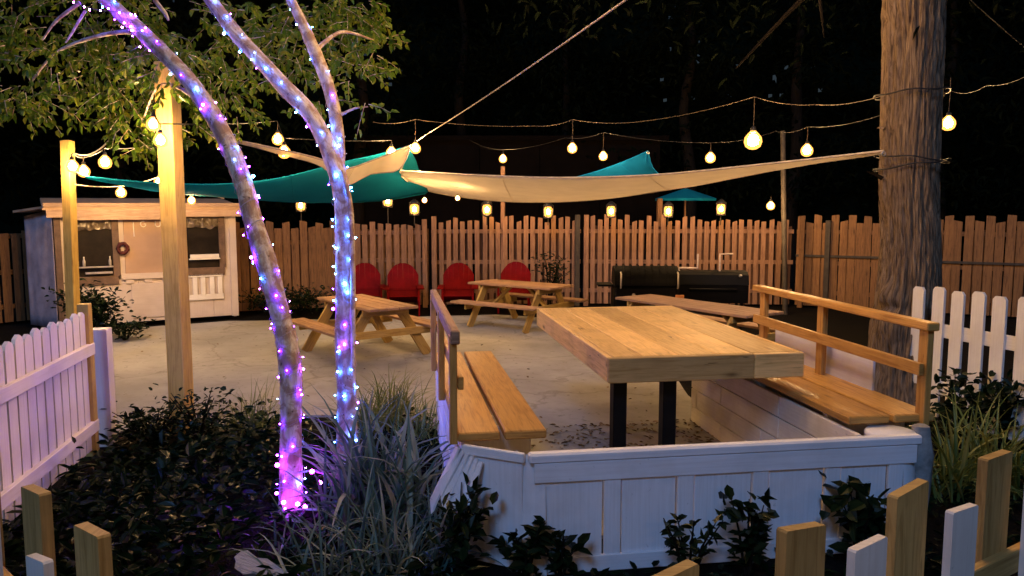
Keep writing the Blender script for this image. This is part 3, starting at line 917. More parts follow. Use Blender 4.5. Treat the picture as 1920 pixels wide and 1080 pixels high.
# ------------------------------------------------------------------ the big tree on the right
bt = empty('cedar_tree', G(1690, 765), 0, 'big rough barked tree trunk on the right with a cord round it', 'tree')
bt0 = bt.location.copy()
dep = (Vector((bt0.x, bt0.y, 0)) - CAM).dot(FW)
ctr = []
for px, py, hw in ((1685, 770, 66), (1688, 700, 60), (1696, 620, 58), (1705, 540, 55), (1708, 450, 51), (1706, 340, 51), (1710, 200, 52), (1714, 60, 54), (1716, -60, 56), (1718, -260, 52), (1722, -500, 46)):
    ctr.append((U(px, py, dep) - bt0, hw * dep / F))
ctr[0] = (Vector((ctr[0][0].x, ctr[0][0].y, -.05)), ctr[0][1] * 1.25)
path = smooth_path(ctr, .035)
def bigbark(r, a, d, i):
    q = mnoise.noise(Vector((math.cos(a) * 4.2, math.sin(a) * 4.2, d * .5)))
    q2 = mnoise.noise(Vector((math.cos(a) * 9, math.sin(a) * 9, d * 2.4 + 7)))
    g1 = max(0, 1 - abs(q) / .16) ; g2 = max(0, 1 - abs(q2) / .14)
    rid = -.17 * g1 - .09 * g2 + .05 * mnoise.noise(Vector((math.cos(a) * 14, math.sin(a) * 14, d * 4)))
    flute = .05 * math.sin(a * 3 + .8 + d * .2)
    low = max(0, 1 - d / 1.0)
    def bump_(a0, d0, wa, wd): return math.exp(-((a - a0) / wa) ** 2 - ((d - d0) / wd) ** 2)
    burl = .34 * bump_(3.45, 1.22, .30, .13) + .30 * bump_(3.7, .92, .42, .20) - .2 * bump_(3.65, 1.10, .5, .035) - .14 * bump_(4.2, 1.15, .07, .3)
    return r * (1 + rid + flute + low * .12 * math.sin(a * 4 + 1) + burl)
m_ = MB(); m_.tube([p for p, _ in path], [q for _, q in path], 190, True, bigbark)
tr = m_.build('trunk', M_bigbark, bt)
for (pa, pb, r_) in (((1655, 335), (1625, 322), .012), ((1658, 242), (1645, 240), .010), ((1500, 0), (1380, 128), .022), ((1535, -20), (1545, 70), .012)):
    a, b = U(pa[0], pa[1], dep - .05), U(pb[0], pb[1], dep + (1.2 if r_ > .015 else 0))
    if r_ > .015: a = U(1690, -150, dep)
    mid = (a + b) / 2 + Vector((0, 0, .12 if r_ > .015 else .01))
    MB().tube([p for p, _ in smooth_path([(a - bt0, r_ * 2), (mid - bt0, r_ * 1.4), (b - bt0, r_ * .4)], .06)], [q for _, q in smooth_path([(a - bt0, r_ * 2), (mid - bt0, r_ * 1.4), (b - bt0, r_ * .4)], .06)], 8).build('branch', M_ftrunk if r_ < .016 and r_ > .011 or r_ > .02 else M_bigbark, bt)
cr = MB()
for k in range(2600):
    cl = rnd.randrange(26); rr = random.Random(cl * 13 + 5)
    cx, cy, cz = rr.uniform(-3.8, 2.8), rr.uniform(-2.0, 3.0), rr.uniform(4.4, 7.6)
    p = Vector((cx + rnd.gauss(0, .5), cy + rnd.gauss(0, .5), cz + rnd.gauss(0, .28)))
    cr.leaf(p, Vector((rnd.gauss(0, 1), rnd.gauss(0, 1), rnd.gauss(-.5, .6))), Vector((rnd.gauss(0, .5), rnd.gauss(0, .5), 1)), rnd.uniform(.10, .2), rnd.uniform(.03, .06))
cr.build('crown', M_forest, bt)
def cord_wrap(z_px, tilt, label):
    m_ = MB(); P = []
    for k in range(40):
        a = 2 * PI * k / 39
        c0 = U(1709, z_px, dep); 
        P.append(Vector((c0.x + .365 * math.cos(a), c0.y + .365 * math.sin(a), c0.z + tilt * math.cos(a + .5) + .01 * math.sin(a * 5))))
    m_.tube(P, .009, 6, False)
    return m_
m_ = cord_wrap(310, .05, ''); m2 = cord_wrap(298, -.04, '')
m_.add(m2.v, m2.f, m2.uv, True)
tag(m_.build('tie_cord', M_cord), 'dark cord tied twice round the big tree at the sail corner', 'cord')
tag(cord_wrap(176, .02, '').build('tie_cord', M_cord), 'dark cord looped round the big tree above the sail corner', 'cord')

# ------------------------------------------------------------------ leaf clusters
def cluster(m_, c, rx, rz, nleaf, L, W, down=.35, twigs=None):
    ncl = max(2, nleaf // 9)
    for k in range(ncl):
        while True:
            q = Vector((rnd.uniform(-1, 1), rnd.uniform(-1, 1), rnd.uniform(-1, 1)))
            if q.length < 1: break
        b = c + Vector((q.x * rx, q.y * rx, q.z * rz))
        out = Vector((q.x, q.y, q.z * .3 - down)) + Vector((rnd.gauss(0, .4), rnd.gauss(0, .4), rnd.gauss(0, .3)))
        out.normalize()
        tl = L * rnd.uniform(2.2, 3.8)
        if twigs is not None: twigs.tube([b, b + out * tl * .6 + Vector((0, 0, .01)), b + out * tl], [.004, .003, .0015], 4, False)
        nl = rnd.randint(6, 11)
        for j in range(nl):
            t = (j + .5) / nl
            side = out.orthogonal().normalized()
            side.rotate(Matrix.Rotation(j * 2.4, 3, out))
            dd = out * .55 + side * .8 + Vector((0, 0, -.25))
            up = Vector((rnd.gauss(0, .6), rnd.gauss(0, .6), 1))
            m_.leaf(b + out * tl * t, dd, up, L * rnd.uniform(.7, 1.15), W * rnd.uniform(.8, 1.15))

# ------------------------------------------------------------------ the two lit trees
def trunk_noise(r, a, d, i):
    return r * (1 + .14 * mnoise.noise(Vector((math.cos(a) * 1.4, math.sin(a) * 1.4, d * 2.2))) + .09 * mnoise.noise(Vector((math.cos(a) * 3.5, math.sin(a) * 3.5, d * 8))))
def limb(m_, pts, n=18):
    P = smooth_path(pts, .045)
    m_.tube([p for p, _ in P], [q for _, q in P], n, True, trunk_noise)
    return P
def pxpts(lst, org):
    return [(U(x, y, d) - org, hw * d / F) for x, y, d, hw in lst]
tA0 = G(550, 962); tA0.z = 0
tA = empty('leaning_tree', tA0, 0, 'leaning tree wound with purple fairy lights', 'tree', 'trees wound with fairy lights')
m_ = MB()
PA = limb(m_, pxpts([(548, 972, 5.55, 27), (547, 920, 5.57, 22), (545, 800, 5.6, 20), (545, 690, 5.62, 20), (528, 600, 5.66, 19), (500, 500, 5.7, 19), (475, 420, 5.75, 18), (456, 340, 5.8, 17), (428, 270, 5.9, 17), (392, 205, 6.0, 16), (340, 135, 6.1, 15), (270, 65, 6.2, 14), (205, 5, 6.3, 12), (140, -60, 6.4, 9)], tA0))
m_.build('trunk', M_myr, tA)
m_ = MB()
for L_ in ([(150, 5, 6.3, 4), (105, 40, 6.35, 3), (80, 75, 6.4, 1.5)], [(160, 20, 6.3, 3), (135, 62, 6.3, 2.4), (123, 80, 6.3, 1.5)], [(290, 0, 6.0, 4), (310, 25, 6.0, 4), (316, 38, 6.0, 2)], [(330, 120, 6.1, 8), (250, 60, 6.6, 5), (120, 90, 7.0, 3), (60, 150, 7.2, 2)], [(420, 260, 5.9, 6), (360, 180, 6.5, 4), (300, 160, 7.2, 2.5), (270, 220, 7.4, 1.5)]):
    m_ = MB(); limb(m_, pxpts(L_, tA0), 8); m_.build('branch', M_myr, tA)
cr, tw = MB(), MB()
for x, y, d, rx, rz, nl in [(40, 60, 7.2, .45, .3, 170), (120, 100, 7.3, .42, .28, 170), (60, 165, 7.2, .40, .25, 190), (30, 195, 7.0, .25, .15, 90), (110, 40, 7.4, .5, .3, 150), (200, 130, 7.6, .4, .28, 180), (190, 155, 7.4, .22, .14, 80),
                            (250, 190, 7.7, .36, .26, 190), (235, 235, 7.7, .22, .18, 100), (265, 265, 7.8, .14, .12, 60), (265, 230, 7.6, .30, .14, 90), (345, 225, 7.9, .22, .2, 80), (370, 250, 7.9, .12, .10, 40), (400, 150, 8.0, .45, .35, 190), (440, 190, 8.0, .25, .2, 80), (300, 60, 7.8, .6, .35, 220), (230, 30, 7.8, .5, .3, 160), (400, 70, 8.2, .5, .35, 190), (345, 130, 8.0, .35, .3, 120), (15, 110, 7.5, .3, .3, 80), (312, 100, 6.8, .22, .14, 90), (300, 140, 6.9, .12, .08, 40), (270, 280, 7.7, .10, .06, 36), (160, 0, 7.5, .6, .25, 140)]:
    cluster(cr, U(x, y, d) - tA0, rx, rz, int(nl * 1.3), .082, .048, .45, tw)
cr.build('crown', M_leafA, tA); tag(tw.build('twigs', M_myr, tA), kind='stuff')

tB0 = G(655, 872); tB0.z = 0
tB = empty('forked_tree', tB0, 0, 'forked tree wound with pale blue fairy lights', 'tree', 'trees wound with fairy lights')
m_ = MB()
PB = limb(m_, pxpts([(655, 885, 6.45, 26), (652, 830, 6.48, 20), (650, 760, 6.5, 18), (648, 660, 6.5, 18), (646, 560, 6.5, 17), (645, 460, 6.5, 17), (642, 380, 6.5, 17), (630, 315, 6.5, 17), (606, 255, 6.5, 16), (575, 205, 6.5, 15), (530, 160, 6.5, 15), (480, 105, 6.5, 14), (435, 55, 6.5, 13), (395, 0, 6.5, 11), (350, -60, 6.5, 8)], tB0))
PB2 = limb(m_, pxpts([(637, 330, 6.55, 9), (635, 290, 6.6, 13), (631, 230, 6.62, 12), (615, 160, 6.65, 12), (590, 95, 6.65, 11), (565, 40, 6.65, 10), (543, -5, 6.65, 9), (520, -60, 6.65, 7)], tB0))
m_.build('trunk', M_myr, tB)
for L_ in ([(662, 690, 6.42, 4), (662, 560, 6.42, 5), (660, 440, 6.42, 5), (655, 370, 6.42, 4.5), (640, 320, 6.42, 3)], [(640, 215, 6.6, 3), (665, 203, 6.6, 2), (690, 200, 6.6, 1)],
           [(590, 95, 6.65, 5), (640, 60, 6.9, 3), (700, 75, 7.2, 1.5)], [(400, 8, 6.5, 6), (385, -10, 6.4, 4)]):
    m_ = MB(); limb(m_, pxpts(L_, tB0), 8); m_.build('branch', M_myr, tB)
cr, tw = MB(), MB()
for x, y, d, rx, rz, nl in [(500, 40, 7.4, .45, .28, 190), (560, 90, 7.5, .40, .26, 170), (545, 130, 7.6, .25, .15, 90), (640, 40, 7.5, .40, .25, 190), (660, 95, 7.4, .28, .22, 130), (700, 85, 7.4, .18, .14, 80), (610, 0, 7.5, .6, .25, 190), (660, 135, 7.4, .12, .12, 50), (600, 190, 7.4, .15, .08, 40), (590, 40, 7.6, .4, .3, 120), (685, 198, 6.6, .06, .03, 9), (470, 110, 7.8, .3, .3, 100)]:
    cluster(cr, U(x, y, d) - tB0, rx, rz, int(nl * 1.3), .08, .047, .35, tw)
cr.build('crown', M_leafA, tB); tag(tw.build('twigs', M_myr, tB), kind='stuff')

# fairy lights: wire + leds wound round each trunk
def led_mesh(r, mat, name='led'):
    m_ = MB(); m_.lathe([(0, -r), (r * .8, -r * .6), (r, 0), (r * .8, r * .6), (0, r)], 6)
    o = m_.build(name, mat); me = o.data; bpy.data.objects.remove(o); return me
LED = {}
for nm, mt in (('p', M_ledp), ('b', M_ledb)):
    for q, r in ((0, .0026), (1, .0041), (2, .0064)):
        LED[nm, q] = led_mesh(r, mt)
        LED[nm + 's', q] = led_mesh(r * 1.8, M_ledps if nm == 'p' else M_ledbs)
LED['m', 2] = led_mesh(.016, M_ledm)
def fairy(path, org, turns, nled, label, colf, i0=0, i1=None, loc=None):
    root = empty('fairy_lights', org, 0, label, 'fairy lights', 'fairy lights wound round the trunks')
    path = path[i0:i1]
    m_ = MB(); P = []
    N = len(path) * 3
    def at(t):
        f = t * (len(path) - 1); i = min(int(f), len(path) - 2); u = f - i
        p = path[i][0].lerp(path[i + 1][0], u); r = path[i][1] + (path[i + 1][1] - path[i][1]) * u
        tg = (path[i + 1][0] - path[i][0]).normalized()
        x = (Vector((1, 0, 0)) - tg * tg.x).normalized(); y = tg.cross(x)
        return p, r, x, y
    for k in range(N + 1):
        t = k / N; p, r, x, y = at(t); a = t * turns * 2 * PI + .5 * math.sin(t * 40)
        P.append(p + (x * math.cos(a) + y * math.sin(a)) * (r * 1.1 + .004))
    m_.tube(P, .0013, 4, False); m_.build('wire', M_clear, root)
    for k in range(nled):
        t = (k + rnd.random() * .8) / nled
        t = min(.999, max(0, t + .035 * mnoise.noise(Vector((t * 14, turns, 0))))); p, r, x, y = at(t); a = t * turns * 2 * PI + .5 * math.sin(t * 40)
        # more of the small lamps sit on the sides that show
        q = p + (x * math.cos(a) + y * math.sin(a)) * (r * 1.08 + .012)
        o = bpy.data.objects.new('led', LED[colf(t) + ('s' if rnd.random() < .80 else ''), rnd.choice((0, 0, 0, 1, 1, 2))]); COL.objects.link(o); o.parent = root; o.location = q
    return root
nA = len(PA)
fA = fairy(PA, tA0, 28, 70, 'purple fairy lights wound up the leaning trunk', lambda t: 'p' if rnd.random() < (.75 if t < .3 or t > .6 else .6) else 'b')
for x, y, d in ((585, 884, 5.50), (520, 872, 5.48), (558, 945, 5.42), (572, 950, 5.44), (532, 942, 5.42), (600, 905, 5.55)):
    o = bpy.data.objects.new('led', LED['m', 2]); COL.objects.link(o); o.parent = fA; o.location = U(x, y, d) - tA0
fairy(PB, tB0, 26, 62, 'pale blue fairy lights wound up the forked trunk and its left limb', lambda t: 'b' if rnd.random() < .85 else 'p')
fairy(PB2, tB0, 10, 20, 'pale blue fairy lights wound up the right limb of the forked tree', lambda t: 'b' if rnd.random() < .8 else 'p')
fairy(PA, tA0, 13, 34, 'added purple strand that strengthens the wash on the lower leaning trunk', lambda t: 'p' if rnd.random() < .8 else 'b', 2, int(nA * .56))  # extra lights added for a stronger purple wash on the bark
fairy(PB, tB0, 12, 30, 'added blue strand that strengthens the wash on the lower forked trunk', lambda t: 'b' if rnd.random() < .8 else 'p', 2, int(len(PB) * .55))  # extra lights added for a stronger blue wash on the bark
root = empty('fairy_lights', U(160, 10, 6.3), 0, 'purple fairy lights trailing on twigs at the top left of the leaning tree', 'fairy lights', 'fairy lights wound round the trunks')
m_ = MB(); P = [U(x, y, 6.2) - root.location for x, y in ((120, -20), (140, 4), (160, 14), (190, 20), (220, 22), (240, 44), (262, 58))]
m_.tube(P, .0022, 4, False); m_.build('wire', M_cord, root)
for x, y in ((138, 4), (158, 13), (168, 18), (188, 20), (203, 16), (224, 24), (229, 51), (233, 43), (245, 50), (247, 57), (267, 58), (262, 88)):
    o = bpy.data.objects.new('led', LED['p', 2]); COL.objects.link(o); o.parent = root; o.location = U(x, y, 6.15) - root.location

# ------------------------------------------------------------------ shade sails
def coons(top, bot, n=40, m=14, sag=0.0):
    """surface between two polylines of (px,py,depth)"""
    A = [q for q, _ in smooth_path([(U(*p), 0) for p in top], .05)]
    B = [q for q, _ in smooth_path([(U(*p), 0) for p in bot], .05)]
    def samp(P, t):
        f = t * (len(P) - 1); i = min(int(f), len(P) - 2); return P[i].lerp(P[i + 1], f - i)
    V = []
    for j in range(m + 1):
        for i in range(n + 1):
            u, v = i / n, j / m
            p = samp(A, u).lerp(samp(B, u), v)
            wr_ = .02 * math.sin(v * 17 + 3 * u) * (math.exp(-u * 7) + math.exp(-(1 - u) * 7)) * math.sin(PI * v)
            p.z -= sag * 4 * v * (1 - v) * math.sin(PI * u) - wr_ - .016 * mnoise.noise(Vector((u * 14, v * 3, sag * 9)))
            V.append(p)
    return V, n, m, A, B
def sail(label, top, bot, mat, sag, name='shade_sail', hem=.012, ties=()):
    V, n, m, A, B = coons(top, bot, 48, 16, sag)
    org = V[0].copy()
    root = empty(name, org, 0, label, 'shade sail', 'shade sails over the patio')
    mb_ = MB()
    Fs = [[j * (n + 1) + i, j * (n + 1) + i + 1, (j + 1) * (n + 1) + i + 1, (j + 1) * (n + 1) + i] for j in range(m) for i in range(n)]
    UVs = [[(V[k].x, V[k].y) for k in f] for f in Fs]
    mb_.add([v - org for v in V], Fs, UVs, True)
    o = mb_.build('cloth', mat, root)
    sm = o.modifiers.new('thickness', 'SOLIDIFY'); sm.thickness = .004
    if hem:
        for P in (A, B):
            MB().tube([p - org for p in P[::3] + [P[-1]]], hem, 6).build('hem', M_rope if mat is M_cream else mat, root)
    for us in (.3, .62):
        i = int(us * n); MB().tube([V[j * (n + 1) + i] - org - Vector((0, 0, .004)) for j in range(m + 1)], .006, 5).build('seam', mat, root)
    for k in (0, n):
        c_ = V[(m // 2) * (n + 1) + k] - org
        MB().tube([c_ + Vector((.02 * math.cos(q * PI / 6), 0, .02 * math.sin(q * PI / 6))) for q in range(13)], .007, 6, False).build('corner_ring', M_chrome, root)
    for a, b in ties:
        MB().tube([U(*a) - org, U(*b) - org], .010, 6).build('tie_rope', M_rope, root)
    return root
sail('long cream shade sail sagging from the peak to the big tree',
     [(751, 320, 12.4), (890, 328, 11.4), (1040, 333, 10.6), (1225, 328, 9.9), (1450, 306, 9.0), (1657, 283, dep - .35)],
     [(753, 331, 12.8), (795, 356, 14.2), (900, 374, 14.4), (1010, 379, 14.0), (1130, 373, 13.2), (1300, 348, 11.6), (1480, 314, 9.8), (1657, 285, dep - .35)], M_cream, .05,
     ties=[((751, 322, 12.4), (766, 276, 12.0))])
sail('teal shade sail stretched from the thin post up to the bright peak',
     [(160, 331, 10.6), (300, 344, 10.7), (430, 345, 11.0), (530, 333, 11.4), (640, 305, 11.8), (705, 291, 12.0), (768, 274, 12.1)],
     [(162, 333, 10.7), (300, 359, 12.2), (430, 370, 12.8), (560, 379, 13.4), (700, 377, 13.8), (800, 362, 14.0), (803, 358, 14.0)], M_teal, .06,
     ties=[((160, 331, 10.6), (140, 322, 10.35))])
sail('narrow cream shade sail running behind the forked trunk to the peak',
     [(438, 262, 9.4), (520, 279, 9.8), (600, 298, 10.3), (648, 316, 10.7), (700, 300, 11.2), (740, 284, 11.5), (768, 273, 11.8)],
     [(438, 264, 9.4), (520, 287, 9.9), (600, 310, 10.5), (648, 346, 11.2), (695, 326, 11.4), (748, 318, 11.6), (768, 278, 11.8)], M_cream, .03)
sail('small unlit teal peaked shade sail rising behind the long cream sail',
     [(1075, 334, 15.2), (1130, 318, 15.0), (1180, 299, 14.8), (1215, 283, 14.6)],
     [(1085, 350, 15.4), (1150, 350, 15.3), (1210, 348, 15.2), (1236, 332, 15.0), (1222, 312, 14.8), (1215, 284, 14.6)], M_teal_unlit, .02)
# teal canopy beyond the fence
cq = U(1285, 372, 17.6)
r = empty('canopy_umbrella', (cq.x, cq.y, 0), 0, 'small teal canopy umbrella just above the slatted fence', 'umbrella')
m_ = MB(); V = [(0, 0, cq.z + .23)]
for k in range(8):
    a = 2 * PI * k / 8 + .2; V.append((.68 * math.cos(a), .68 * math.sin(a), cq.z - .0))
Fs = [[0, 1 + k, 1 + (k + 1) % 8] for k in range(8)]
for k in range(8):
    a = 2 * PI * k / 8 + .2; V.append((.68 * math.cos(a), .68 * math.sin(a), cq.z - .05))
Fs += [[1 + k, 9 + k, 9 + (k + 1) % 8, 1 + (k + 1) % 8] for k in range(8)]
m_.add(V, Fs, [[(0, 0)] * len(f) for f in Fs]); o = m_.build('canopy', M_teal, r)
o.modifiers.new('thickness', 'SOLIDIFY').thickness = .006
MB().tube([(0, 0, 0), (0, 0, cq.z + .24)], .02, 8).build('pole', M_fpink, r)
g = U(1237, 372, 17.3)
tag(MB().box((g.x, g.y, g.z / 2), (.10, .10, g.z)).build('wooden_post', M_fence), 'short post under the left edge of the teal canopy umbrella', 'post')
# bright guy rope from the sail peak to overhead
m_ = MB(); a, b = U(803, 250, 12.0), U(1155, 0, 5.2); P = []
bb = a + (b - a) * 1.5
for k in range(41):
    t_ = k / 40; p = a.lerp(bb, t_); p.z -= .10 * 4 * t_ * (1 - t_) * .5; P.append(p)
P = [U(768, 274, 12.1)] + P
m_.tube(P, .0065, 6, False)
tag(m_.build('guy_rope', M_rope), 'pale rope running from the sail peak up over the patio', 'rope')

# ------------------------------------------------------------------ string lights
def bulb(loc, label, drop=.0, sc=1.0):
    root = empty('string_bulb', loc, 0, label, 'light bulb', 'warm string light bulbs')
    return fill_bulb(root, drop, sc)
def mesh_of(mb_, name, mat):
    o = mb_.build(name, mat); me = o.data; bpy.data.objects.remove(o); return me
B_core = mesh_of(MB().lathe([(0, -.056), (.022, -.051), (.040, -.036), (.047, -.010), (.042, .016), (.026, .040), (0, .050)], 12), 'filament_core', M_glow)
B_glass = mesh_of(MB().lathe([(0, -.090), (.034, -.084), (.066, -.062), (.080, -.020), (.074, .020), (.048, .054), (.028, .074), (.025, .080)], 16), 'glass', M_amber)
B_sock = mesh_of( MB().lathe([(0, .125), (.012, .122), (.024, .11), (.026, .066), (.022, .060), (0, .060)], 10), 'socket', M_sock)
def fill_bulb(root, drop, sc):
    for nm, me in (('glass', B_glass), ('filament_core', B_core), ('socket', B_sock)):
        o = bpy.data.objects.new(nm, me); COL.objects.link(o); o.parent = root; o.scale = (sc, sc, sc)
    if drop > .02:
        MB().tube([(0, 0, .12 * sc), (.004, 0, .12 * sc + drop / 2), (0, 0, .12 * sc + drop)], .004, 5, False).build('drop_wire', M_cordl, root)
    return root
def cord(pts, label, r=.008, mat=None, sag=.12):
    m_ = MB(); P = []
    for a, b in zip(pts[:-1], pts[1:]):
        k = 10
        for j in range(k):
            t_ = j / k; p = a.lerp(b, t_); p.z -= sag * 4 * t_ * (1 - t_); P.append(p)
    P.append(pts[-1]); m_.tube(P, r, 5, False)
    return tag(m_.build('light_cord', mat or M_cord), label, 'cord', 'cords of the string lights')
BL = [  # px, py, depth, drop, label
    (136, 311, 10.15, .05, 'lit bulb against the head of the thin wooden post'),
    (157, 320, 10.6, .05, 'lit bulb just right of the thin wooden post, beside its twin'),
    (197, 303, 11.4, .05, 'lit bulb hanging alone between the thin post and the thick post'),
    (227, 360, 12.2, .05, 'lit bulb over the roof edge of the food shed near the thin post'),
    (287, 232, 7.1, .05, 'lit bulb among the leaves left of the thick post'),
    (301, 262, 7.0, .05, 'lit bulb touching the thick post under the leaves'),
    (299, 341, 11.6, .05, 'lit bulb left of the thick post at the height of the teal sail'),
    (359, 375, 12.6, .0, 'small lit bulb on the food shed roof right of the thick post'),
    (521, 260, 10.9, .12, 'lit bulb above the narrow cream sail, upper of two'),
    (533, 284, 10.0, .05, 'lit bulb on the narrow cream sail, lower of two'),
    (734, 285, 11.6, .05, 'lit bulb in front of the teal sail below its peak'),
    (779, 277, 11.9, .30, 'lit bulb at the very peak of the teal sail'),
    (943, 297, 15.6, .05, 'lit bulb at the top of the slim pole behind the cream sail'),
    (1073, 277, 12.8, .33, 'lit bulb on a drop wire over the middle of the cream sail'),
    (1131, 292, 14.4, .30, 'lit bulb over the cream sail beside the unlit teal peaked sail'),
    (1332, 295, 14.2, .12, 'lit bulb over the cream sail left of the dark pole'),
    (1412, 262, 10.4, .38, 'largest lit bulb on a drop wire over the right of the cream sail'),
    (1513, 281, 12.6, .22, 'lit bulb just right of the thin dark pole'),
    (1445, 385, 15.1, .05, 'lit bulb low above the fence beside the thin dark pole'),
    (1778, 230, 9.0, .38, 'lit bulb hanging right of the big tree trunk'),
    (796, 375, 13.0, .0, 'small lit bulb under the right corner of the teal sail'),
    (858, 371, 12.6, .0, 'tiny lit bulb under the left edge of the long cream sail'),
]
BP = {}
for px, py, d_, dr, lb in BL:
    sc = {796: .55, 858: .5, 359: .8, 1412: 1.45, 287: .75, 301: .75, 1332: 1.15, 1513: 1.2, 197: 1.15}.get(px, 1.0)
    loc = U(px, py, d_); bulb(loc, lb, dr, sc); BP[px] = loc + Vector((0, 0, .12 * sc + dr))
# bulbs added out of view to light the table, near fence and big trunk
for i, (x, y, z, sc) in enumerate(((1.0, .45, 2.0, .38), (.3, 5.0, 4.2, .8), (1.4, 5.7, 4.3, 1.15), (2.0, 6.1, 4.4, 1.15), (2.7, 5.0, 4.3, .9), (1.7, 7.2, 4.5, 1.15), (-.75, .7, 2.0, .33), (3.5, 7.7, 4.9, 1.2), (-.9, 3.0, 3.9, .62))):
    bulb(Vector((x, y, z)), 'lit bulb added out of view to light the near end of the yard', .1, sc)
    BP['n%d' % i] = Vector((x, y, z + .22))
cord([U(140, 287, 10.25), U(175, 286, 9.9), U(215, 250, 9.2), U(300, 150, 7.6)], 'pale cord from the thin post up into the leaves', .009, M_rope, .03)
cord([U(140, 346, 10.3), U(228, 349, 12.2), U(299, 331, 11.6), U(420, 372, 13.5)], 'pale cord from the thin post over the food shed roof', .009, M_rope, .02)
cord([U(130, 300, 10.3), BP[136], BP[157], BP[197], U(318, 270, 8.0)], 'dark cord carrying bulbs from the thin post to the thick post', .007, None, .02)
cord([U(314, 150, 7.5), BP[287], BP[301], BP[521], BP[533], BP[734]], 'dark cord carrying bulbs from the thick post towards the sail peak', .007, None, .02)
cord([U(700, 229, 12.6), BP[779], U(1000, 236, 12.9), BP[1073], U(1200, 228, 12.2), BP[1412], U(1530, 196, 10.2), U(1660, 178, dep - .3)], 'long lit cord sagging over the patio to the big tree', .0045, M_cordl, .04)
cord([U(880, 262, 15.4), BP[943], U(1060, 258, 14.6), BP[1131], BP[1332], U(1455, 246, 13.4), BP[1513], U(1655, 215, 9.2)], 'second dark cord carrying bulbs above the cream sail', .004, M_cord, .05)
cord([U(1755, 172, dep - .2), U(1778, 168, 9.0), U(1850, 160, 8.4), U(1960, 120, 7.2), BP['n4'], BP['n3'], BP['n7'], BP['n5'], BP['n2'], BP['n1'], BP['n8'], Vector((-1.6, 1.0, 3.2)), BP['n6'], Vector((-.1, -.3, 2.0)), BP['n0'], Vector((1.9, -.5, 3.0))], 'cord running from the big tree on to the added bulbs over the near yard', .0045, M_cord, .06)  # out of view the cord is extended to carry the added bulbs
cord([U(80, 182, 14), U(190, 186, 14), U(300, 190, 14)], 'thin wire high over the food shed', .006, M_cordl, .02)

# lanterns on the fence tops
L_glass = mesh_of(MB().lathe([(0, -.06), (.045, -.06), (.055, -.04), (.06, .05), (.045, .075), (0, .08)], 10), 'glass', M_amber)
L_core = mesh_of(MB().lathe([(0, -.03), (.025, -.02), (.028, .02), (0, .05)], 8), 'flame', M_lant)
m_ = MB()
for k in range(6):
    a = 2 * PI * k / 6; m_.tube([(.066 * math.cos(a), .066 * math.sin(a), -.075), (.072 * math.cos(a), .072 * math.sin(a), .09)], .004, 4, False)
m_.lathe([(.074, .086), (.078, .098), (.04, .13), (.012, .15), (0, .15)], 10); m_.lathe([(0, -.088), (.066, -.086), (.07, -.075), (.05, -.07), (0, -.07)], 10)
L_cage = mesh_of(m_, 'cage', M_sock)
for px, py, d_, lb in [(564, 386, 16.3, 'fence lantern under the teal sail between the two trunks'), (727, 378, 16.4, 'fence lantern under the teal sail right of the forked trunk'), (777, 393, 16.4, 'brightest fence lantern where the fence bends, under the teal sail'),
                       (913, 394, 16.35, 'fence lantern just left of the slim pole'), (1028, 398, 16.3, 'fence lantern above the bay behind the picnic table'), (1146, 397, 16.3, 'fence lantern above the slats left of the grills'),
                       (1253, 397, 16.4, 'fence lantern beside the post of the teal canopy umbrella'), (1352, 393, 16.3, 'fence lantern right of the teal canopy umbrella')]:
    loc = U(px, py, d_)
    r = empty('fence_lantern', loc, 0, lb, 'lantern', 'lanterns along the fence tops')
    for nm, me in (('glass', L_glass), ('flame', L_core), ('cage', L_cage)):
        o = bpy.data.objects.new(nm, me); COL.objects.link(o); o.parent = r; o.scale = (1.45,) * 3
    MB().tube([(0, 0, -.09), (0, .02, 1.74 - loc.z if loc.z > 1.85 else -.16)], .011, 6).build('stem', M_dark, r)

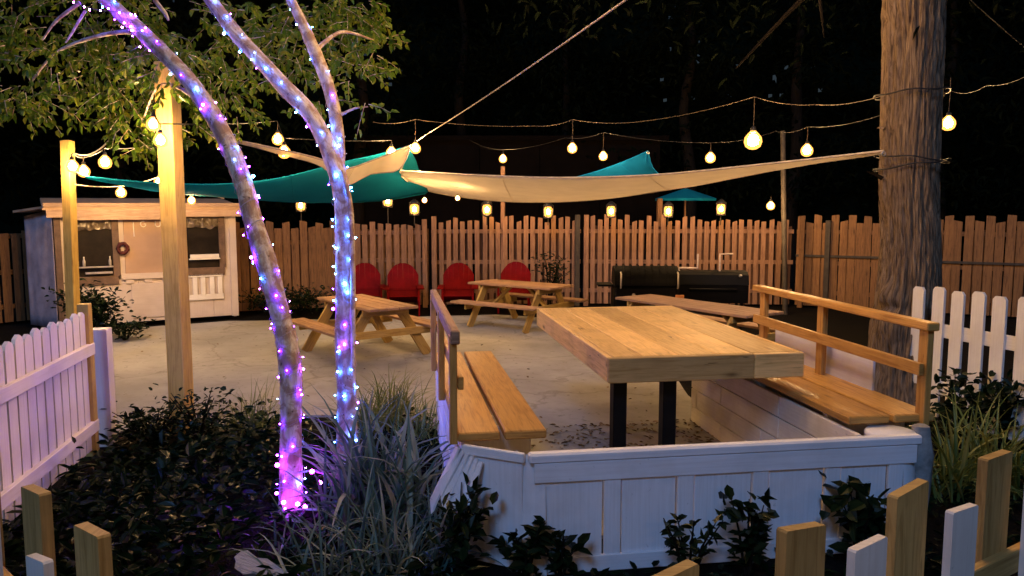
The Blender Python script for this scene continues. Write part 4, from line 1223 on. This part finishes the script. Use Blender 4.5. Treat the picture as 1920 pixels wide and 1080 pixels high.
# ------------------------------------------------------------------ planting
def blade_clump(loc, n, L, W, mat, label, spread=.9, bend=1.0, group='spiky grasses in the planting beds', name='spiky_grass', arc=(0, 2 * PI), rb=.10):
    m_ = MB()
    for k in range(n):
        a = rnd.uniform(*arc); tl = abs(rnd.gauss(0, .42)) * spread
        d_ = Vector((math.cos(a) * math.sin(tl), math.sin(a) * math.sin(tl), math.cos(tl)))
        b = Vector((rnd.gauss(0, rb), rnd.gauss(0, rb), 0))
        m_.blade(b, d_, L * rnd.uniform(.55, 1.12), W * rnd.uniform(.6, 1.15), bend * rnd.uniform(.3, 1.5))
    o = m_.build(name, mat); o.location = (loc.x, loc.y, 0); o.rotation_euler.z = rnd.random() * 6
    return tag(o, label, 'grass plant', group)
for px, py, n_, L_, W_, mt, lb, sp in [
    (735, 790, 150, .60, .013, M_bladeg, 'olive spiky grass clump beside the left bench', 1.3), (690, 815, 90, .58, .013, M_bladeg, 'olive spiky grass clump right behind the forked trunk', 1.3), (790, 830, 80, .58, .013, M_bladeg, 'olive spiky grass clump against the left booth wall', 1.2),
    (478, 812, 110, .55, .008, M_bladeg, 'thin dark grass clump at the patio edge left of the leaning trunk', 1.3),
    (690, 950, 62, .95, .042, M_blade, 'broad bladed pale grass clump in front of the forked trunk', 1.15), (750, 985, 54, .90, .042, M_blade, 'broad bladed pale grass clump nearest the booth corner', 1.25), (650, 1000, 44, .72, .032, M_blade, 'broad bladed grass clump right of the magenta lights', 1.45),
    (565, 1045, 26, .40, .018, M_blade, 'small bladed tuft at the foot of the leaning trunk', 1.6), (720, 1085, 60, .66, .020, M_blade, 'spiky grass clump at the bottom edge right of the driftwood', 1.6), (800, 1060, 46, .6, .020, M_blade, 'spiky grass clump below the torn skirting', 1.4), (620, 1110, 34, .62, .018, M_blade, 'spiky grass clump behind the driftwood', 1.7),
    (1830, 915, 60, .85, .026, M_bladeg, 'spiky grass clump behind the near fence at the right', 1.3), (1765, 930, 50, .75, .024, M_bladeg, 'spiky grass clump right of the booth corner', 1.3), (1900, 930, 40, .75, .024, M_bladeg, 'spiky grass clump at the right picture edge', 1.3)]:
    blade_clump(G(px, py), int(n_ * 1.15), L_, W_ * 1.35, mt, lb, sp)

def shrub(loc, h, r_, nl, L_, W_, mat, label, name='shrub', group='leafy shrubs in the beds', sparse=False, stems=5):
    root = empty(name, (loc.x, loc.y, 0), 0, label, 'shrub', group)
    m_, st = MB(), MB()
    for k in range(stems):
        a = rnd.random() * 2 * PI; rr = r_ * rnd.uniform(.2, .9)
        tip = Vector((math.cos(a) * rr, math.sin(a) * rr, h * rnd.uniform(.6, 1.0)))
        st.tube([(0, 0, 0), tip * .5 + Vector((0, 0, h * .12)), tip], [.010, .007, .003], 5, False)
        for j in range(nl // stems):
            t_ = rnd.uniform(.25, 1.0)
            p = (tip * .5 + Vector((0, 0, h * .12))) * (2 * t_) if t_ < .5 else (tip * .5 + Vector((0, 0, h * .12))).lerp(tip, (t_ - .5) * 2)
            if not sparse: p = p + Vector((max(-1.6, min(1.6, rnd.gauss(0, 1))) * r_ * .24, max(-1.6, min(1.6, rnd.gauss(0, 1))) * r_ * .24, rnd.gauss(0, h * .07)))
            p.z = max(p.z, .02)
            m_.leaf(p, Vector((rnd.gauss(0, 1), rnd.gauss(0, 1), rnd.gauss(.35, .5))), Vector((rnd.gauss(0, .5), rnd.gauss(0, .5), 1)), L_ * rnd.uniform(.7, 1.2), W_ * rnd.uniform(.8, 1.2), .15, .15)
    m_.build('foliage', mat, root); st.build('stem', M_ftrunk, root)
    return root
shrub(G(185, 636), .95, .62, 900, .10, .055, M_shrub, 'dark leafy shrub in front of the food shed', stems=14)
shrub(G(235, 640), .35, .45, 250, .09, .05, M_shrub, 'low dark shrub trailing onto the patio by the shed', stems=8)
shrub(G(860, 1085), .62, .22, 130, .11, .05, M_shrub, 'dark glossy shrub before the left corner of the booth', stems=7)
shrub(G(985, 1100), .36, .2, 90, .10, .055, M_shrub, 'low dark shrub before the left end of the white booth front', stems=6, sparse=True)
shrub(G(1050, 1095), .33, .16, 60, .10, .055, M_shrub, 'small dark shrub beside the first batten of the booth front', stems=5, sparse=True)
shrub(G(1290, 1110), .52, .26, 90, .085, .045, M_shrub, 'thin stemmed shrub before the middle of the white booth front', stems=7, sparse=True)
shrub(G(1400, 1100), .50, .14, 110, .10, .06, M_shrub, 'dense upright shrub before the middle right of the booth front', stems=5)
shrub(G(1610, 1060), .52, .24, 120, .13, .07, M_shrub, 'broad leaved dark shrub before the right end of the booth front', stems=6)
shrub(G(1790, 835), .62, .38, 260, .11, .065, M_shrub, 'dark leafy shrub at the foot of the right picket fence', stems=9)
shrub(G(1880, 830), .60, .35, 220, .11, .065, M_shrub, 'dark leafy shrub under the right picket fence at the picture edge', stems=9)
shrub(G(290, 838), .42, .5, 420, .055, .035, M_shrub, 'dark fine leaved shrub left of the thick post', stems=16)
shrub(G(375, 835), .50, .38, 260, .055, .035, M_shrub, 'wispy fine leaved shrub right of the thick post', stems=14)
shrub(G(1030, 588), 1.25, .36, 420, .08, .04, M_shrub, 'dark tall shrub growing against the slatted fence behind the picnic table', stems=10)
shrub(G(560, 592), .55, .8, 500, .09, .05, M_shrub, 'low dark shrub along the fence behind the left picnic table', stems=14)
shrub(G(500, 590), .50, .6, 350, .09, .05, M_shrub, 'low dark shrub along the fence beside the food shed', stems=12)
# ground cover of the bed
m_ = MB()
for k in range(9000):
    x, y = rnd.uniform(-2.45, .45), rnd.uniform(2.4, 7.9)
    if y > 7.3 and rnd.random() < .6: continue
    hgt = .20 + .24 * mnoise.noise(Vector((x * 1.7, y * 1.7, 0))) 
    z = abs(rnd.gauss(0, .5)) * max(.04, hgt)
    if x > -1.0 and y > 4.2: z *= .35
    if x > -1.0 and y > 4.2 and rnd.random() < .6: continue
    m_.leaf(Vector((x, y, z + .01)), Vector((rnd.gauss(0, 1), rnd.gauss(0, 1), rnd.gauss(.25, .35))), Vector((rnd.gauss(0, .5), rnd.gauss(0, .5), 1)), rnd.uniform(.06, .14), rnd.uniform(.035, .07), .12, .15)
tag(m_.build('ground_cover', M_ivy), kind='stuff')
m_ = MB()
for k in range(2600):
    x, y = rnd.uniform(3.4, 6.3), rnd.uniform(2.6, 7.6)
    m_.leaf(Vector((x, y, abs(rnd.gauss(0, .08)))), Vector((rnd.gauss(0, 1), rnd.gauss(0, 1), rnd.gauss(.2, .3))), Vector((rnd.gauss(0, .45), rnd.gauss(0, .45), 1)), rnd.uniform(.05, .11), rnd.uniform(.03, .055), .12, .12)
for k in range(1500):
    x, y = rnd.uniform(.3, 3.4), rnd.uniform(2.4, 4.25)
    m_.leaf(Vector((x, y, abs(rnd.gauss(0, .05)))), Vector((rnd.gauss(0, 1), rnd.gauss(0, 1), rnd.gauss(.2, .3))), Vector((rnd.gauss(0, .45), rnd.gauss(0, .45), 1)), rnd.uniform(.05, .11), rnd.uniform(.03, .055), .12, .12)
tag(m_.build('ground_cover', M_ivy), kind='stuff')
# dry leaf litter; the pale leaves over the bed stand in for glints
m_ = MB()
for k in range(430):
    if k < 60: x, y = rnd.uniform(-2.3, .3), rnd.uniform(3.0, 7.6); z = rnd.uniform(.08, .2)
    elif k < 360: x, y = rnd.uniform(.95, 2.95), 7.35 - abs(rnd.gauss(0, .55)); z = .03
    else: x, y = rnd.uniform(-4.5, 6), rnd.uniform(7.6, 14); z = .03
    m_.leaf(Vector((x, y, z)), Vector((rnd.gauss(0, 1), rnd.gauss(0, 1), rnd.gauss(0, .1))), Vector((rnd.gauss(0, .25), rnd.gauss(0, .25), 1)), rnd.uniform(.03, .075), rnd.uniform(.015, .035), .2, .1)
tag(m_.build('fallen_leaves_and_glints', M_litter_glint), kind='stuff')
# driftwood
a, b = G(440, 1052, .08), G(545, 1092, .06)
m_ = MB()
dl = (b - a).length
ol = [(0, .015), (.02, .06), (.06, .075), (dl * .35, .055), (dl * .5, .07), (dl * .8, .045), (dl, .035), (dl * .96, -.03), (dl * .7, -.045), (dl * .45, -.03), (dl * .3, -.055), (.05, -.04), (.03, -.005)]
Mx = Matrix(((b - a).normalized(), Vector((0, 0, 1)).cross((b - a).normalized()), (b - a).normalized().cross(Vector((0, 0, 1)).cross((b - a).normalized())))).transposed()
m_.prism(ol, -.022, .022, Mx @ Matrix.Rotation(R(-50), 3, 'X'), a)
tag(m_.build('driftwood', M_drift), 'pale broken piece of driftwood lying in the bed', 'driftwood')

# ------------------------------------------------------------------ dark building and woods beyond the fence
bc = U(885, 300, 21)
r = empty('dark_building', (bc.x, bc.y, 0), -YAW, 'unlit brown building standing in the dark beyond the fence', 'building')
for k in range(5):
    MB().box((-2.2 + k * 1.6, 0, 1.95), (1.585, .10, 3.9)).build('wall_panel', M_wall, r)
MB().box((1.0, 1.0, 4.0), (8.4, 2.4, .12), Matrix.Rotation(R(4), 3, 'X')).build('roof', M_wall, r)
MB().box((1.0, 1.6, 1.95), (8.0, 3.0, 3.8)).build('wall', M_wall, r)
def forest_tree(seed, h):
    rr = random.Random(seed); root = empty('woodland_tree')
    st = MB(); P = [(Vector((rr.gauss(0, .035) * k, rr.gauss(0, .035) * k, h * k / 6)), .22 * (1 - k / 7.5)) for k in range(7)]
    P = smooth_path(P, .4); st.tube([p for p, _ in P], [q for _, q in P], 10, True, trunk_noise); st.build('trunk', M_ftrunk, root)
    m_ = MB()
    for c_ in range(38):
        t_ = rr.uniform(.22, 1.0); a = rr.random() * 2 * PI; ro = rr.uniform(.4, 2.6) * (1.15 - t_ * .8)
        c0 = Vector((math.cos(a) * ro, math.sin(a) * ro, h * t_ + rr.uniform(-.3, .5)))
        for j in range(75):
            p = c0 + Vector((rr.gauss(0, .48), rr.gauss(0, .48), rr.gauss(0, .28)))
            m_.leaf(p, Vector((rr.gauss(0, 1), rr.gauss(0, 1), rr.gauss(-.4, .6))), Vector((rr.gauss(0, .6), rr.gauss(0, .6), 1)), rr.uniform(.14, .30), rr.uniform(.06, .12))
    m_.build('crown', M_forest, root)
    return root
ft = [forest_tree(3, 9.5), forest_tree(11, 11.0), forest_tree(29, 8.5)]
spots = [(-9.5, 19.5), (-6.5, 20.5), (-3.4, 19.2), (-.8, 21.5), (2.2, 24.6), (5.5, 24.0), (8.2, 21.0), (11.0, 20.5), (13.6, 18.0), (16.5, 16.2), (-12.5, 18.0), (18.5, 21.0)]
for i, (x, y) in enumerate(spots):
    o = ft[i] if i < 3 else copy_tree(ft[i % 3])
    place(o, (x, y, 0), rnd.random() * 6)
    tag(o, 'tall dark tree in the unlit woods behind the fence', 'tree', 'dark trees of the woods beyond the fence')
# the mass of the woods behind them: leaf clumps on a bumpy solid hull added to block the sky
m_ = MB(); V = []; NX, NZ = 620, 140
for j in range(NZ + 1):
    for i in range(NX + 1):
        a = R(-75) + R(150) * i / NX; z = 15.0 * j / NZ
        rr = 28 + 2.2 * mnoise.noise(Vector((a * 9, z * .5, 3))) - .06 * z
        V.append((rr * math.sin(a + YAW), rr * math.cos(a + YAW), z))
Fs = []
for j in range(NZ):
    for i in range(NX):
        q3 = mnoise.noise(Vector((i * .035, j * .045, 2))); q = mnoise.noise(Vector((i * .9, j * .9, 5)))
        if j > 52 and q3 > .22 and q > .40 and rnd.random() < .5: continue
        a = j * (NX + 1) + i; Fs.append([a + 1, a, a + NX + 1, a + NX + 2])
m_.add(V, Fs, [[(k * .3, 0)] * 4 for k in range(len(Fs))], True)
for k in range(16000):
    i, j = rnd.randrange(NX), rnd.randrange(NZ)
    p = Vector(V[j * (NX + 1) + i]) + Vector((rnd.gauss(0, .4), rnd.gauss(-.4, .4), rnd.gauss(0, .4)))
    m_.leaf(p, Vector((rnd.gauss(0, 1), rnd.gauss(0, 1), rnd.gauss(-.4, .6))), Vector((rnd.gauss(0, 1), -1, rnd.gauss(0, 1))), rnd.uniform(.2, .5), rnd.uniform(.08, .2))
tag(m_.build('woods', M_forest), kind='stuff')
print('objects', len(COL.objects))
